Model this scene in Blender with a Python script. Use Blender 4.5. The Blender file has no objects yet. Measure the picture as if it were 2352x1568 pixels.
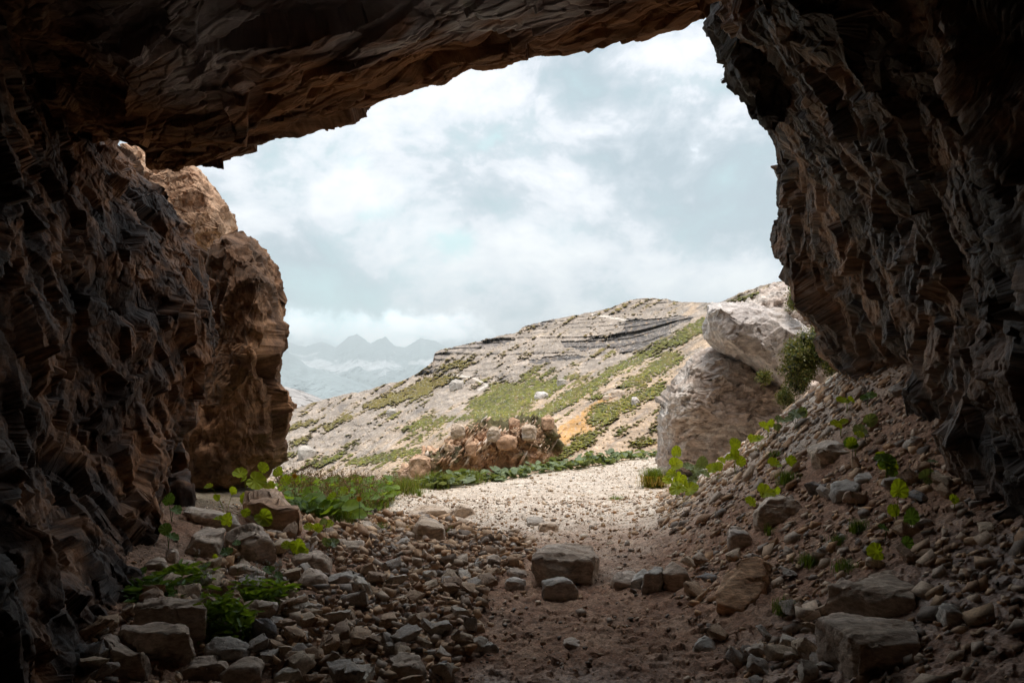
import bpy, bmesh, math, random
import numpy as np
from mathutils import Vector, Matrix
random.seed(7)
SC = bpy.context.scene
COL = SC.collection
F = 1568.0; CX = 1176.0; HY = 900.0; EYE = 1.3
f32 = np.float32

def at(px, py, y):
    """world point seen at photo position (px, py) (2352 wide) at forward distance y"""
    return np.array([(px-CX)*y/F, y, EYE+(HY-py)*y/F])

# ------------------------------------------------------------------ noise
def _h(ix, iy, iz, seed):
    h = (ix.astype(np.uint32)*np.uint32(374761393)) ^ (iy.astype(np.uint32)*np.uint32(668265263)) ^ (iz.astype(np.uint32)*np.uint32(2147483647-1274126177+3)) ^ np.uint32((seed*974634777+12345) & 0xffffffff)
    h ^= h >> np.uint32(15); h *= np.uint32(2246822519); h ^= h >> np.uint32(13); h *= np.uint32(3266489917); h ^= h >> np.uint32(16)
    return h
def gnoise(p, seed=0):
    """gradient noise, p (N,3) -> about -1..1"""
    p = np.asarray(p, f32)
    i = np.floor(p).astype(np.int32); f = p-i
    u = f*f*f*(f*(f*6-15)+10)
    out = np.zeros(len(p), f32)
    for dx in (0, 1):
        for dy in (0, 1):
            for dz in (0, 1):
                h = _h(i[:, 0]+dx, i[:, 1]+dy, i[:, 2]+dz, seed)
                gx = (h & 1023).astype(f32)/511.5-1; gy = ((h >> np.uint32(10)) & 1023).astype(f32)/511.5-1; gz = ((h >> np.uint32(20)) & 1023).astype(f32)/511.5-1
                w = (u[:, 0] if dx else 1-u[:, 0])*(u[:, 1] if dy else 1-u[:, 1])*(u[:, 2] if dz else 1-u[:, 2])
                out += w*(gx*(f[:, 0]-dx)+gy*(f[:, 1]-dy)+gz*(f[:, 2]-dz))
    return out*1.5
def fbm(p, scale=1, octv=4, seed=0, gain=.5, ridge=False):
    p = np.asarray(p, f32)*scale; a = 1; o = 0; t = 0
    for k in range(octv):
        n = gnoise(p, seed+k*17)
        if ridge: n = 1-2*np.abs(n)
        o = o+a*n; t += a; a *= gain; p = p*2.03+7.1
    return o/t
def facet(p, scale=1, seed=0, tilt=.6, step=.5):
    """broken-rock displacement: every voronoi cell is a tilted plane with a step; returns (disp, edge, cellrand)"""
    p = np.asarray(p, f32)*f32(scale)
    i = np.floor(p).astype(np.int32); n = len(p)
    b1 = np.full(n, 9, f32); b2 = np.full(n, 9, f32); bh = np.zeros(n, np.uint32); bd = np.zeros((n, 3), f32)
    for dx in (-1, 0, 1):
        for dy in (-1, 0, 1):
            for dz in (-1, 0, 1):
                j = i+np.array([dx, dy, dz], np.int32)
                h = _h(j[:, 0], j[:, 1], j[:, 2], seed)
                d = np.stack([(h & 1023).astype(f32)/1023, ((h >> np.uint32(10)) & 1023).astype(f32)/1023, ((h >> np.uint32(20)) & 1023).astype(f32)/1023], 1)
                d = p-(j+d*.9+.05)
                q = np.abs(d); q = (q.max(1)*.8+.22*q.sum(1))**2
                m = q < b1
                b2 = np.where(m, b1, np.minimum(b2, q)); b1 = np.where(m, q, b1)
                bh = np.where(m, h, bh); bd[m] = d[m]
    g = _h(bh.astype(np.int32), bh.astype(np.int32) >> 3, np.zeros(n, np.int32), seed+5)
    t = np.stack([(g & 1023).astype(f32)/511.5-1, ((g >> np.uint32(10)) & 1023).astype(f32)/511.5-1, ((g >> np.uint32(20)) & 1023).astype(f32)/511.5-1], 1)
    r = ((g >> np.uint32(5)) & 1023).astype(f32)/1023
    return step*(r-.5)+tilt*np.einsum('ij,ij->i', bd, t), np.sqrt(b2)-np.sqrt(b1), r
def cells(p, scale, seed):
    p = np.asarray(p, f32)*f32(scale); i = np.floor(p).astype(np.int32); n = len(p); b1 = np.full(n, 9, f32); bh = np.zeros(n, np.uint32)
    for dx in (-1, 0, 1):
        for dy in (-1, 0, 1):
            for dz in (-1, 0, 1):
                j = i+np.array([dx, dy, dz], np.int32); h = _h(j[:, 0], j[:, 1], j[:, 2], seed)
                d = np.stack([(h & 1023).astype(f32)/1023, ((h >> np.uint32(10)) & 1023).astype(f32)/1023, ((h >> np.uint32(20)) & 1023).astype(f32)/1023], 1)
                d = p-(j+d*.9+.05); q = np.einsum('ij,ij->i', d, d); m = q < b1; b1 = np.where(m, q, b1); bh = np.where(m, h, bh)
    return bh
def planar(p, n, scale, seed, tilt, step, dirn, stretch, strength=.9, maxd=.15):
    """break a surface into flat faces: each voronoi cell is pressed onto a plane of its own; returns new points and a tone per cell"""
    h = cells(p @ basis(dirn, stretch), scale, seed); u, inv, cnt = np.unique(h, return_inverse=True, return_counts=True); k = len(u)
    def mean(a): return np.stack([np.bincount(inv, a[:, c], k) for c in range(3)], 1)/cnt[:, None]
    c = mean(p); m = mean(n); rg = np.random.RandomState(seed+1); m += rg.normal(0, tilt, (k, 3)); m /= np.linalg.norm(m, axis=1, keepdims=True)
    off_ = rg.uniform(-.5, .5, k)*step; d = np.einsum('ij,ij->i', p-c[inv], m[inv]); D = np.clip(-d*strength, -maxd, maxd)+off_[inv]
    return p+m[inv]*D[:, None], rg.uniform(-.5, .5, k)[inv]
def basis(dirn, stretch):
    """rotate so that dirn is the first axis, then shrink along it (pattern gets longer that way)"""
    d = Vector(dirn).normalized(); q = d.to_track_quat('X', 'Z').to_matrix().transposed()
    M = np.array(q, f32); M[0] /= stretch
    return M.T
def sst(a, b, x): 
    t = np.clip((x-a)/(b-a), 0, 1); return t*t*(3-2*t)
def mixc(a, b, t): 
    return a*(1-t[..., None])+np.asarray(b, f32)*t[..., None]

# ------------------------------------------------------------------ meshes
def link(o): COL.objects.link(o); return o
def tag(o, label=None, cat=None, group=None, kind=None):
    if label: o['label'] = label
    if cat: o['category'] = cat
    if group: o['group'] = group
    if kind: o['kind'] = kind
    return o
def raw(name, v, faces, mat, col=None, smooth=False):
    """v (N,3) ; faces: int array (M,k) of one size, or a list of such arrays"""
    if not isinstance(faces, list): faces = [faces]
    me = bpy.data.meshes.new(name)
    me.vertices.add(len(v)); me.vertices.foreach_set('co', np.ascontiguousarray(v, f32).ravel())
    nl = sum(f.size for f in faces); nf = sum(len(f) for f in faces)
    me.loops.add(nl); me.loops.foreach_set('vertex_index', np.concatenate([f.ravel() for f in faces]).astype(np.int32))
    st = []; o = 0
    for f in faces: st.append(o+np.arange(len(f))*f.shape[1]); o += f.size
    me.polygons.add(nf); me.polygons.foreach_set('loop_start', np.concatenate(st).astype(np.int32))
    me.update(calc_edges=True)
    if smooth: me.polygons.foreach_set('use_smooth', np.ones(nf, bool))
    if col is not None:
        a = me.color_attributes.new('tint', 'FLOAT_COLOR', 'POINT')
        c = np.ones((len(v), 4), f32); c[:, :3] = col; a.data.foreach_set('color', c.ravel())
    me.materials.append(mat)
    return me
def obj(name, v, faces, mat, loc=None, parent=None, **k):
    v = np.asarray(v, f32)
    if loc is not None: v = v-np.asarray(loc, f32)
    o = link(bpy.data.objects.new(name, raw(name, v, faces, mat, **k)))
    if loc is not None: o.location = [float(c) for c in loc]
    if parent is not None: o.parent = parent
    return o
def empty(name, loc):
    o = link(bpy.data.objects.new(name, None)); o.location = [float(c) for c in loc]; o.empty_display_size = .1; return o
def gridfaces(nu, nv, wrap=False):
    i = np.arange(nu*nv).reshape(nu, nv)
    if wrap: i = np.concatenate([i, i[:, :1]], 1)
    return np.stack([i[:-1, :-1], i[1:, :-1], i[1:, 1:], i[:-1, 1:]], -1).reshape(-1, 4)
def gnormals(g, wrap=False):
    du = np.gradient(g, axis=0)
    dv = (np.roll(g, -1, 1)-np.roll(g, 1, 1)) if wrap else np.gradient(g, axis=1)
    n = np.cross(du, dv); l = np.linalg.norm(n, axis=-1, keepdims=True)
    return n/np.maximum(l, 1e-9)
def crom(P, t):
    """Catmull-Rom through P along axis 0 at parameters t (0..len-1)"""
    P = np.asarray(P, float); n = len(P)
    i = np.clip(np.floor(t).astype(int), 0, n-2); f = (t-i).reshape(-1, *([1]*(P.ndim-1)))
    a = P[np.maximum(i-1, 0)]; b = P[i]; c = P[i+1]; d = P[np.minimum(i+2, n-1)]
    return .5*((2*b)+(c-a)*f+(2*a-5*b+4*c-d)*f*f+(3*b-a-3*c+d)*f**3)

# ------------------------------------------------------------------ materials
def mat(name):
    m = bpy.data.materials.new(name); m.use_nodes = True; nt = m.node_tree
    return m, nt, nt.nodes['Principled BSDF']
def N(nt, typ, ins=None, **kw):
    n = nt.nodes.new(typ)
    for k, v in kw.items(): setattr(n, k, v)
    for k, v in (ins or {}).items():
        s = n.inputs[k]
        if isinstance(v, bpy.types.NodeSocket): nt.links.new(v, s)
        else: s.default_value = v
    return n
def M2(nt, op, a, b=0.0, c=None, clamp=False):
    n = nt.nodes.new('ShaderNodeMath'); n.operation = op; n.use_clamp = clamp
    for k, v in enumerate((a, b, c)):
        if v is None: continue
        if isinstance(v, bpy.types.NodeSocket): nt.links.new(v, n.inputs[k])
        else: n.inputs[k].default_value = v
    return n.outputs[0]
def MIX(nt, fac, a, b, typ='MIX'):
    n = nt.nodes.new('ShaderNodeMix'); n.data_type = 'RGBA'; n.blend_type = typ
    for s, v in ((n.inputs[0], fac), (n.inputs[6], a), (n.inputs[7], b)):
        if isinstance(v, bpy.types.NodeSocket): nt.links.new(v, s)
        elif isinstance(v, (tuple, list)): s.default_value = (*v[:3], 1)
        else: s.default_value = v
    return n.outputs[2]
def NOISE(nt, vec, scale, detail=5, rough=.55, dist=0.0):
    n = N(nt, 'ShaderNodeTexNoise', {'Vector': vec, 'Scale': scale, 'Detail': detail, 'Roughness': rough, 'Distortion': dist}); return n.outputs['Fac']
def RAMP(nt, fac, stops, interp='LINEAR'):
    n = nt.nodes.new('ShaderNodeValToRGB'); n.color_ramp.interpolation = interp
    e = n.color_ramp.elements
    while len(e) < len(stops): e.new(.5)
    for k, (p, c) in enumerate(stops): e[k].position = p; e[k].color = (*((c,)*3 if isinstance(c, (int, float)) else c), 1)
    nt.links.new(fac, n.inputs[0]); return n.outputs[0]
def MR(nt, v, a, b, c=0., d=1.): 
    return N(nt, 'ShaderNodeMapRange', {0: v, 1: a, 2: b, 3: c, 4: d}, interpolation_type='SMOOTHSTEP').outputs[0]
def tint_mat(name, fine=30, lo=.72, hi=1.25, rough=.9, bump=.3, bdist=.01, spec=.25, rnd=False, mid=6, vec=None):
    """vertex colour 'tint' broken up by two scales of noise, with grain in the bump"""
    m, nt, b = mat(name)
    c = N(nt, 'ShaderNodeAttribute', attribute_name='tint').outputs['Color']
    pos = N(nt, 'ShaderNodeNewGeometry').outputs['Position']
    n1 = NOISE(nt, pos, fine, 6, .65); n2 = NOISE(nt, pos, mid, 4, .6)
    k = M2(nt, 'MULTIPLY', MR(nt, n1, .25, .75, lo, hi), MR(nt, n2, .3, .7, .82, 1.15))
    c = MIX(nt, 1.0, c, N(nt, 'ShaderNodeCombineColor', {0: k, 1: k, 2: k}).outputs[0], 'MULTIPLY')
    nt.links.new(c, b.inputs['Base Color']); b.inputs['Roughness'].default_value = rough; b.inputs['Specular IOR Level'].default_value = spec
    bp = N(nt, 'ShaderNodeBump', {'Strength': bump, 'Distance': bdist, 'Height': n1}); nt.links.new(bp.outputs[0], b.inputs['Normal'])
    return m
# ------------------------------------------------------------------ camera, light, sky
cam = bpy.data.cameras.new('camera'); co = link(bpy.data.objects.new('camera', cam)); SC.camera = co
cam.sensor_width = 36; cam.lens = 24; cam.shift_y = (HY-784)/2352; cam.clip_start = .05; cam.clip_end = 60000
co.location = (0, 0, EYE); co.rotation_euler = (math.radians(90), 0, 0)
SC.render.resolution_x = 1024; SC.render.resolution_y = 682
SC.view_settings.view_transform = 'Standard'; SC.view_settings.look = 'None'; SC.view_settings.exposure = .65; SC.view_settings.gamma = 1
SUN = Vector((.06, -.12, .95)).normalized()
sl = bpy.data.lights.new('sun', 'SUN'); sl.energy = 1.7; sl.angle = math.radians(20); sl.color = (1, .90, .78)
so = link(bpy.data.objects.new('sun', sl)); so.rotation_euler = SUN.to_track_quat('Z', 'Y').to_euler(); so.location = (0, 0, 30)
W = bpy.data.worlds.new('World'); SC.world = W; W.use_nodes = True
def lin(r, g, b): return tuple(((c/255+.055)/1.055)**2.4 if c > 10 else c/255/12.92 for c in (r, g, b))
def build_sky():
    nt = W.node_tree; nt.nodes.clear()
    out = nt.nodes.new('ShaderNodeOutputWorld'); bg = nt.nodes.new('ShaderNodeBackground'); nt.links.new(bg.outputs[0], out.inputs[0])
    sky = nt.nodes.new('ShaderNodeTexSky'); sky.sky_type = 'NISHITA'; sky.sun_disc = False
    sky.sun_elevation = math.asin(SUN.z); sky.sun_rotation = math.atan2(SUN.x, SUN.y)
    d = N(nt, 'ShaderNodeTexCoord').outputs['Generated']
    def sc(v): return N(nt, 'ShaderNodeVectorMath', {0: d, 1: v}, operation='MULTIPLY').outputs[0]
    warp = N(nt, 'ShaderNodeTexNoise', {'Vector': sc((3, 3, 3)), 'Scale': 1.4, 'Detail': 3}).outputs['Color']
    wv = N(nt, 'ShaderNodeVectorMath', {0: warp, 1: (.5, .5, .5)}, operation='SUBTRACT').outputs[0]
    def warped(scale, k):
        return N(nt, 'ShaderNodeVectorMath', {0: N(nt, 'ShaderNodeVectorMath', {0: wv, 1: (k, k, k)}, operation='MULTIPLY').outputs[0], 1: sc(scale)}, operation='ADD').outputs[0]
    n1 = NOISE(nt, warped((1, 1, 1.7), .12), 3.6, 12, .60); n2 = NOISE(nt, warped((1, 1, 1.6), .12), 9, 12, .62)
    dw = N(nt, 'ShaderNodeVectorMath', {0: N(nt, 'ShaderNodeVectorMath', {0: N(nt, 'ShaderNodeTexNoise', {'Vector': d, 'Scale': 8.0, 'Detail': 10, 'Roughness': .68}).outputs['Color'], 1: (.5, .5, .5)}, operation='SUBTRACT').outputs[0], 1: (.11, .11, .11)}, operation='MULTIPLY').outputs[0]
    dd = N(nt, 'ShaderNodeVectorMath', {0: d, 1: dw}, operation='ADD').outputs[0]
    dd = N(nt, 'ShaderNodeVectorMath', {0: dd, 1: (1, 1, 1.5)}, operation='MULTIPLY').outputs[0]
    def blobs(lst):
        tot = None
        for px, py, r, a in lst:
            v = Vector((px-CX, F, HY-py)); v.normalize(); v = Vector((v.x, v.y, v.z*1.5))
            ds = N(nt, 'ShaderNodeVectorMath', {0: dd, 1: v}, operation='DISTANCE').outputs['Value']
            b = MR(nt, ds, r/F*1.3, 0., 0., a*.85)
            tot = b if tot is None else M2(nt, 'ADD', tot, b)
        return tot
    cl = blobs([(900, 540, 190, .34), (960, 640, 170, .36), (1000, 600, 120, .2), (1140, 640, 150, .25), (760, 380, 200, .22), (620, 470, 150, .22), (1100, 280, 200, .18), (1280, 300, 120, .1), (1650, 120, 200, .3), (1560, 190, 150, .16), (1330, 430, 110, .2),
                (1420, 620, 300, .30), (1650, 620, 170, .35), (1750, 625, 90, .2), (650, 765, 110, .5), (760, 768, 110, .45), (860, 766, 120, .5), (960, 764, 120, .5), (1070, 764, 110, .45), (1160, 765, 80, .3), (800, 560, 130, .15), (1250, 560, 130, .15), (1400, 250, 80, .12), (1302, 715, 40, .3)])
    dk = blobs([(1620, 440, 330, .42), (1750, 520, 180, .30), (1500, 330, 200, .16), (760, 680, 260, .42), (1000, 712, 260, .32), (1300, 700, 180, .2), (600, 640, 180, .3), (1380, 130, 170, .16), (1150, 420, 120, .16), (700, 500, 70, .1), (1250, 470, 100, .14)])
    te = blobs([(1065, 552, 62, 1.0), (1010, 560, 40, .8), (870, 480, 45, .7), (830, 400, 36, .5), (935, 420, 40, .35), (970, 228, 26, .7), (1140, 318, 30, .5), (760, 715, 200, .45), (950, 720, 160, .3), (700, 690, 120, .3)])
    v = M2(nt, 'ADD', M2(nt, 'MULTIPLY', n1, 1.1), M2(nt, 'MULTIPLY', n2, 2.0))
    v = M2(nt, 'SUBTRACT', v, 1.07)
    v = M2(nt, 'SUBTRACT', M2(nt, 'ADD', v, cl), M2(nt, 'MULTIPLY', dk, .8))
    col = RAMP(nt, v, [(.22, lin(156, 170, 179)), (.38, lin(176, 186, 194)), (.50, lin(192, 199, 206)), (.59, lin(212, 215, 221)), (.74, lin(226, 227, 231)), (1.0, lin(244, 243, 243))])
    edge = MR(nt, M2(nt, 'SUBTRACT', te, M2(nt, 'MULTIPLY', M2(nt, 'SUBTRACT', n2, .5), 2.2)), -.1, 1.1, 0, .8)
    col = MIX(nt, edge, col, lin(188, 226, 226))
    # high above the picture the cover thins a little and the clear sky shows through
    skyc = N(nt, 'ShaderNodeVectorMath', {0: sky.outputs[0], 3: .10}, operation='SCALE').outputs[0]
    col = MIX(nt, .92, skyc, col)
    band = MR(nt, M2(nt, 'ADD', blobs([(650, 762, 100, 1), (760, 768, 90, .9), (850, 764, 100, 1), (960, 762, 100, 1), (1070, 762, 90, .8)]), M2(nt, 'MULTIPLY', M2(nt, 'SUBTRACT', n2, .5), 2.5)), .3, 1.0, 1.0, 1.9)
    col = N(nt, 'ShaderNodeVectorMath', {0: col, 3: band}, operation='SCALE').outputs[0]
    up = MR(nt, N(nt, 'ShaderNodeSeparateXYZ', {0: d}).outputs[2], .55, .95, 1.0, 3.0)  # cloud is brightest round the veiled sun
    col = N(nt, 'ShaderNodeVectorMath', {0: col, 3: up}, operation='SCALE').outputs[0]
    nt.links.new(col, bg.inputs[0]); bg.inputs[1].default_value = 1.0
build_sky()
SC.cycles.max_bounces = 6; SC.cycles.diffuse_bounces = 4; SC.cycles.transmission_bounces = 4; SC.cycles.volume_bounces = 0

# ------------------------------------------------------------------ ground height
def sp(d, w): return .5*(d+np.sqrt(d*d+w*w))
def G0(x, y):
    x = np.asarray(x, float); y = np.asarray(y, float)
    x0 = .49+.13*y+.66*sp(y-7.6, .8)-.1
    s = .42+.34*sst(2.2, 6.5, y)
    z = s*(sp(x-x0, .35)-.03)
    z = z+.20*(sp(-x-.75, .4)-.04)*(1-.8*sst(5.5, 7.5, y))
    ye = edge_y(x)
    return z-.9*sp(y-ye-.25, .3)*sst(-.3, .3, y-ye)
def edge_y(x): return np.where(x < -1.5, 8.9+(x+1.5)*.05, 8.9+(x+1.5)*1.20)
def G(x, y):
    x = np.atleast_1d(np.asarray(x, float)); y = np.atleast_1d(np.asarray(y, float)); sh = x.shape
    p = np.stack([x.ravel(), y.ravel(), 0*x.ravel()], 1)
    return G0(x, y)+(fbm(p, .9, 3, 3)*.05+fbm(p, 4, 3, 5)*.012).reshape(sh)
def hit(px, py):
    """where the ray through a photo position meets the ground"""
    ys = np.linspace(1.6, 16, 1500); z = EYE+(HY-py)*ys/F; x = (px-CX)*ys/F
    k = np.argmax(z < G(x, ys)); 
    if not (z < G(x, ys)).any(): k = np.argmin(np.where(ys < edge_y(x)+.1, z-G(x, ys), 99))
    return np.array([x[k], ys[k], G(x[k:k+1], ys[k:k+1])[0]])

# ------------------------------------------------------------------ ground sheet
def build_ground():
    rows = np.concatenate([np.linspace(-6, 1.3, 40), np.geomspace(1.35, 17.5, 760)])
    t = np.linspace(-1.08, 1.08, 900)
    Y, T = np.meshgrid(rows, t, indexing='ij'); X = T*np.maximum(Y, 2.9)
    Z = G(X, Y)
    p = np.stack([X, Y, Z], -1); pf = p.reshape(-1, 3).astype(f32)
    grit = fbm(pf, 22, 3, 11); clod, _, r = facet(pf, 16, 21, .9, .9); clod2, _, _ = facet(pf, 45, 22, .8, 1.)
    near = 1-sst(7, 9.5, pf[:, 1]); 
    pf[:, 2] += grit*.010+(clod*.016+clod2*.006)*(.35+.65*near)
    # colours: damp brown earth in the cave, pale crushed limestone on the path
    x, y, z = pf.T
    n1 = fbm(pf, .8, 4, 31); n2 = fbm(pf, 5, 4, 32)
    earth = mixc(np.tile(np.array([.25, .13, .078], f32), (len(pf), 1)), (.36, .215, .135), sst(-.4, .5, n2))
    earth = mixc(earth, (.19, .135, .10), sst(.0, .6, n1)*.6)
    pale = mixc(np.tile(np.array([.52, .42, .335], f32), (len(pf), 1)), (.62, .535, .45), sst(-.4, .5, n2))
    onp = sst(4.6, 7.4, y+.9*n1+.35*n2+.25*x*(x < 0))
    c = mixc(earth, pale, onp)
    bank = sst(.2, .9, -x-1.1-.1*y+n1*.4)*sst(5.0, 6.2, y)
    c = mixc(c, (.13, .10, .055), bank*.8)
    off = sst(.0, .5, y-edge_y(x))
    c = mixc(c, (.30, .24, .13), off)
    c = c*(.8+.35*r[:, None])
    wet_sheen = sst(.1, .6, n1*.5+n2*.3+.35*(1-sst(2.4, 4.3, y)))
    global MAT_GROUND
    m, nt, b = mat('earth_and_grit'); MAT_GROUND = m
    cc = N(nt, 'ShaderNodeAttribute', attribute_name='tint').outputs['Color']
    al = N(nt, 'ShaderNodeAttribute', attribute_name='wet_sheen').outputs['Fac']
    pos = N(nt, 'ShaderNodeNewGeometry').outputs['Position']
    vo = N(nt, 'ShaderNodeTexVoronoi', {'Vector': pos, 'Scale': 70.0, 'Randomness': 1.0})
    n = NOISE(nt, pos, 60, 6, .7)
    k = M2(nt, 'MULTIPLY', MR(nt, n, .25, .75, .65, 1.3), MR(nt, N(nt, 'ShaderNodeSeparateColor', {0: vo.outputs['Color']}).outputs[0], 0, 1, .78, 1.22))
    cc = MIX(nt, 1.0, cc, N(nt, 'ShaderNodeCombineColor', {0: k, 1: k, 2: k}).outputs[0], 'MULTIPLY')
    nt.links.new(cc, b.inputs['Base Color'])
    nt.links.new(M2(nt, 'SUBTRACT', .95, M2(nt, 'MULTIPLY', al, .5)), b.inputs['Roughness'])
    bp = N(nt, 'ShaderNodeBump', {'Strength': .8, 'Distance': .006, 'Height': M2(nt, 'ADD', n, M2(nt, 'MULTIPLY', vo.outputs['Distance'], -.8))}); nt.links.new(bp.outputs[0], b.inputs['Normal'])
    o = obj('ground', pf, gridfaces(*Y.shape)[:, ::-1], m, col=c, smooth=True)
    a = o.data.attributes.new('wet_sheen', 'FLOAT', 'POINT'); a.data.foreach_set('value', wet_sheen.astype(f32))
    tag(o, kind='structure')
build_ground()

# ------------------------------------------------------------------ cave rock
def rock_mat(name, cols, scale=1.5, dirn=(0, 0, 1), stretch=2.5, rough=.85, bump=.6, spec=.3, rlo=None, fine=18, sheen_col=None):
    m, nt, b = mat(name)
    pos = N(nt, 'ShaderNodeNewGeometry').outputs['Position']
    e = Vector(dirn).to_track_quat('X', 'Z').inverted().to_euler()
    mp = N(nt, 'ShaderNodeMapping', {'Vector': pos, 'Rotation': tuple(e), 'Scale': (1/stretch, 1, 1)}, vector_type='POINT').outputs[0]
    n1 = NOISE(nt, mp, scale, 6, .6, .4); n2 = NOISE(nt, mp, fine, 8, .68, .3); n3 = NOISE(nt, pos, scale*.45, 3, .5)
    c = RAMP(nt, n1, [(.30, cols[0]), (.47, cols[1]), (.60, cols[2]), (.75, cols[3])])
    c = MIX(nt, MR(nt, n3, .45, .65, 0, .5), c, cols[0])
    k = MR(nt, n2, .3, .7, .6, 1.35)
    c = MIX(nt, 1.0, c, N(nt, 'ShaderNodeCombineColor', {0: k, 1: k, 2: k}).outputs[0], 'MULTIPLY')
    at_ = N(nt, 'ShaderNodeAttribute', attribute_name='tint').outputs['Color']
    c = MIX(nt, 1.0, c, at_, 'MULTIPLY')
    nt.links.new(c, b.inputs['Base Color']); b.inputs['Specular IOR Level'].default_value = spec
    if rlo is not None: nt.links.new(MR(nt, n3, .40, .60, rlo, rough), b.inputs['Roughness'])
    else: b.inputs['Roughness'].default_value = rough
    if sheen_col:
        w = N(nt, 'ShaderNodeAttribute', attribute_name='wet_sheen').outputs['Fac']
        c2 = MIX(nt, w, c, sheen_col); nt.links.new(c2, b.inputs['Base Color'])  # pale sheen painted into the base colour, on top of the wet gloss
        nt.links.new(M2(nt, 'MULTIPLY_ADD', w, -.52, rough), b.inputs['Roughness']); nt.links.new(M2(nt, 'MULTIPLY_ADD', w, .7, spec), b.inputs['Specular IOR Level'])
    h = M2(nt, 'ADD', n2, M2(nt, 'MULTIPLY', n1, .6))
    bp = N(nt, 'ShaderNodeBump', {'Strength': bump, 'Distance': .02, 'Height': h}); nt.links.new(bp.outputs[0], b.inputs['Normal'])
    return m
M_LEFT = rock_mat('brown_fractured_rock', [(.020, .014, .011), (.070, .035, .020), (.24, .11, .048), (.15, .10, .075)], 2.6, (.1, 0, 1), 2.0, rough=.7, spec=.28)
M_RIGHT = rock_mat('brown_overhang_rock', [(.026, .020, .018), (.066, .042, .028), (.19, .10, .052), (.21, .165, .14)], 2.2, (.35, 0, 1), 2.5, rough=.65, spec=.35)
M_CEIL = rock_mat('orange_grey_slab_rock', [(.045, .037, .034), (.25, .12, .055), (.40, .20, .09), (.26, .17, .11)], 1.5, (1, -.25, .22), 4, sheen_col=(.50, .51, .57), fine=14)

def loft(curves, dens, nv):
    """curves (k, n, 3) -> dense grid; dens = samples between consecutive curves"""
    P = np.array(curves, float)
    t = np.concatenate([np.linspace(i, i+1, d, endpoint=False) for i, d in enumerate(dens)]+[[len(dens)]])
    P = crom(P, t).transpose(1, 0, 2)
    # spread samples along v by arc length of the middle curve
    mid = P[:, P.shape[1]//2]; tv = np.linspace(0, len(mid)-1, nv)
    return crom(P, tv).transpose(1, 0, 2)
def shatter(g, specs, flip=1, seed=0, low=.12, planes=()):
    n = gnormals(g)*flip; sh = g.shape; p = g.reshape(-1, 3).astype(f32); n = n.reshape(-1, 3)
    p = p+n*(fbm(p, .9, 3, seed)*low*2)[:, None]; tone = np.zeros(len(p), f32)
    w = np.stack([fbm(p, 3, 3, seed+s) for s in (41, 42, 43)], 1)*.04
    for sc, tilt, step, dirn, stretch, mx in planes:
        q, t = planar(p+w, n, sc, seed+int(sc*7), tilt, step, dirn, stretch, .92, mx); p = q-w; tone += t*.22
    n = gnormals(p.reshape(sh)).reshape(-1, 3)*flip
    n0 = gnormals(g).reshape(-1, 3)*flip; n = n0*.7+n*.3; d = np.zeros(len(p), f32)
    for sc, amp, tilt, step, dirn, stretch in specs:
        f, e, r = facet(p @ basis(dirn, stretch), sc, seed+int(sc*10), tilt, step)
        d += f*amp-amp*.35*(1-sst(0, .12, e)); tone += (r-.5)*.15
    d += fbm(p, 24, 3, seed+9)*.004
    return (p+n*d[:, None]).reshape(sh), tone
def build_wall(name, curves, dens, nv, specs, m, flip, label, seed, low=.12, cat='cave wall', sheenf=None, planes=()):
    g = loft(curves, dens, nv); g, tone = shatter(g, specs, flip, seed, low, planes)
    p = g.reshape(-1, 3); col = np.clip(1+tone, .6, 1.5)[:, None]*np.ones(3)
    fc = gridfaces(*g.shape[:2]); o = obj(name, p, fc if flip > 0 else fc[:, ::-1], m, col=col)
    if sheenf is not None:
        a = o.data.attributes.new('wet_sheen', 'FLOAT', 'POINT'); a.data.foreach_set('value', sheenf(p).astype(f32))
    tag(o, label, cat, kind='structure'); return g
def A(lst): return [at(*q) for q in lst]
# left wall
lip = [(320, 1700, 3.1), (318, 1490, 3.3), (312, 1330, 3.9), (345, 1180, 4.6), (372, 1060, 5.1), (440, 900, 5.6), (472, 740, 5.8), (488, 610, 6.0), (470, 530, 6.1), (392, 440, 6.3), (335, 375, 6.5), (270, 318, 6.6), (200, 180, 6.6), (150, 0, 6.6)]
in1 = [(235, 1820, 2.5), (225, 1640, 2.6), (205, 1420, 3.0), (165, 1220, 3.5), (150, 1060, 3.9), (180, 900, 4.2), (200, 740, 4.4), (210, 600, 4.5), (200, 500, 4.6), (160, 400, 4.7), (120, 310, 4.8), (80, 220, 4.9), (30, 80, 4.9), (0, -100, 4.9)]
in2 = [(20, 2000, 1.8), (10, 1760, 1.9), (-30, 1450, 2.1), (-90, 1230, 2.4), (-70, 1070, 2.7), (-60, 900, 2.9), (-50, 740, 3.0), (-50, 600, 3.1), (-60, 480, 3.1), (-80, 360, 3.2), (-100, 260, 3.2), (-120, 150, 3.2), (-160, 0, 3.2), (-200, -300, 3.2)]
zs = np.linspace(-.3, 5.2, 14)
in3 = [np.array([-2.1-.25*math.sin(k/13*3), .3, z]) for k, z in enumerate(zs)]; in4 = [np.array([-2.2, -6.2, z]) for z in zs]
ou1 = [at(a-30, b, c)+np.array([0, .3, 0]) for a, b, c in lip]; ou2 = [q+np.array([-1.0, .7, .2]) for q in ou1]; ou3 = [q+np.array([-5, 1.2, .6]) for q in ou2]
LSPEC = [(9, .013, 1.3, .9, (.3, .1, 1), 1.5), (22, .008, 1., 1., (0, .1, 1), 1.4)]
LPL = [(.8, .14, .15, (.15, .1, 1), 1.5, .13), (2.0, .22, .085, (.25, .1, 1), 1.5, .08), (4.8, .26, .032, (.2, .1, 1), 1.6, .05)]
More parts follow.
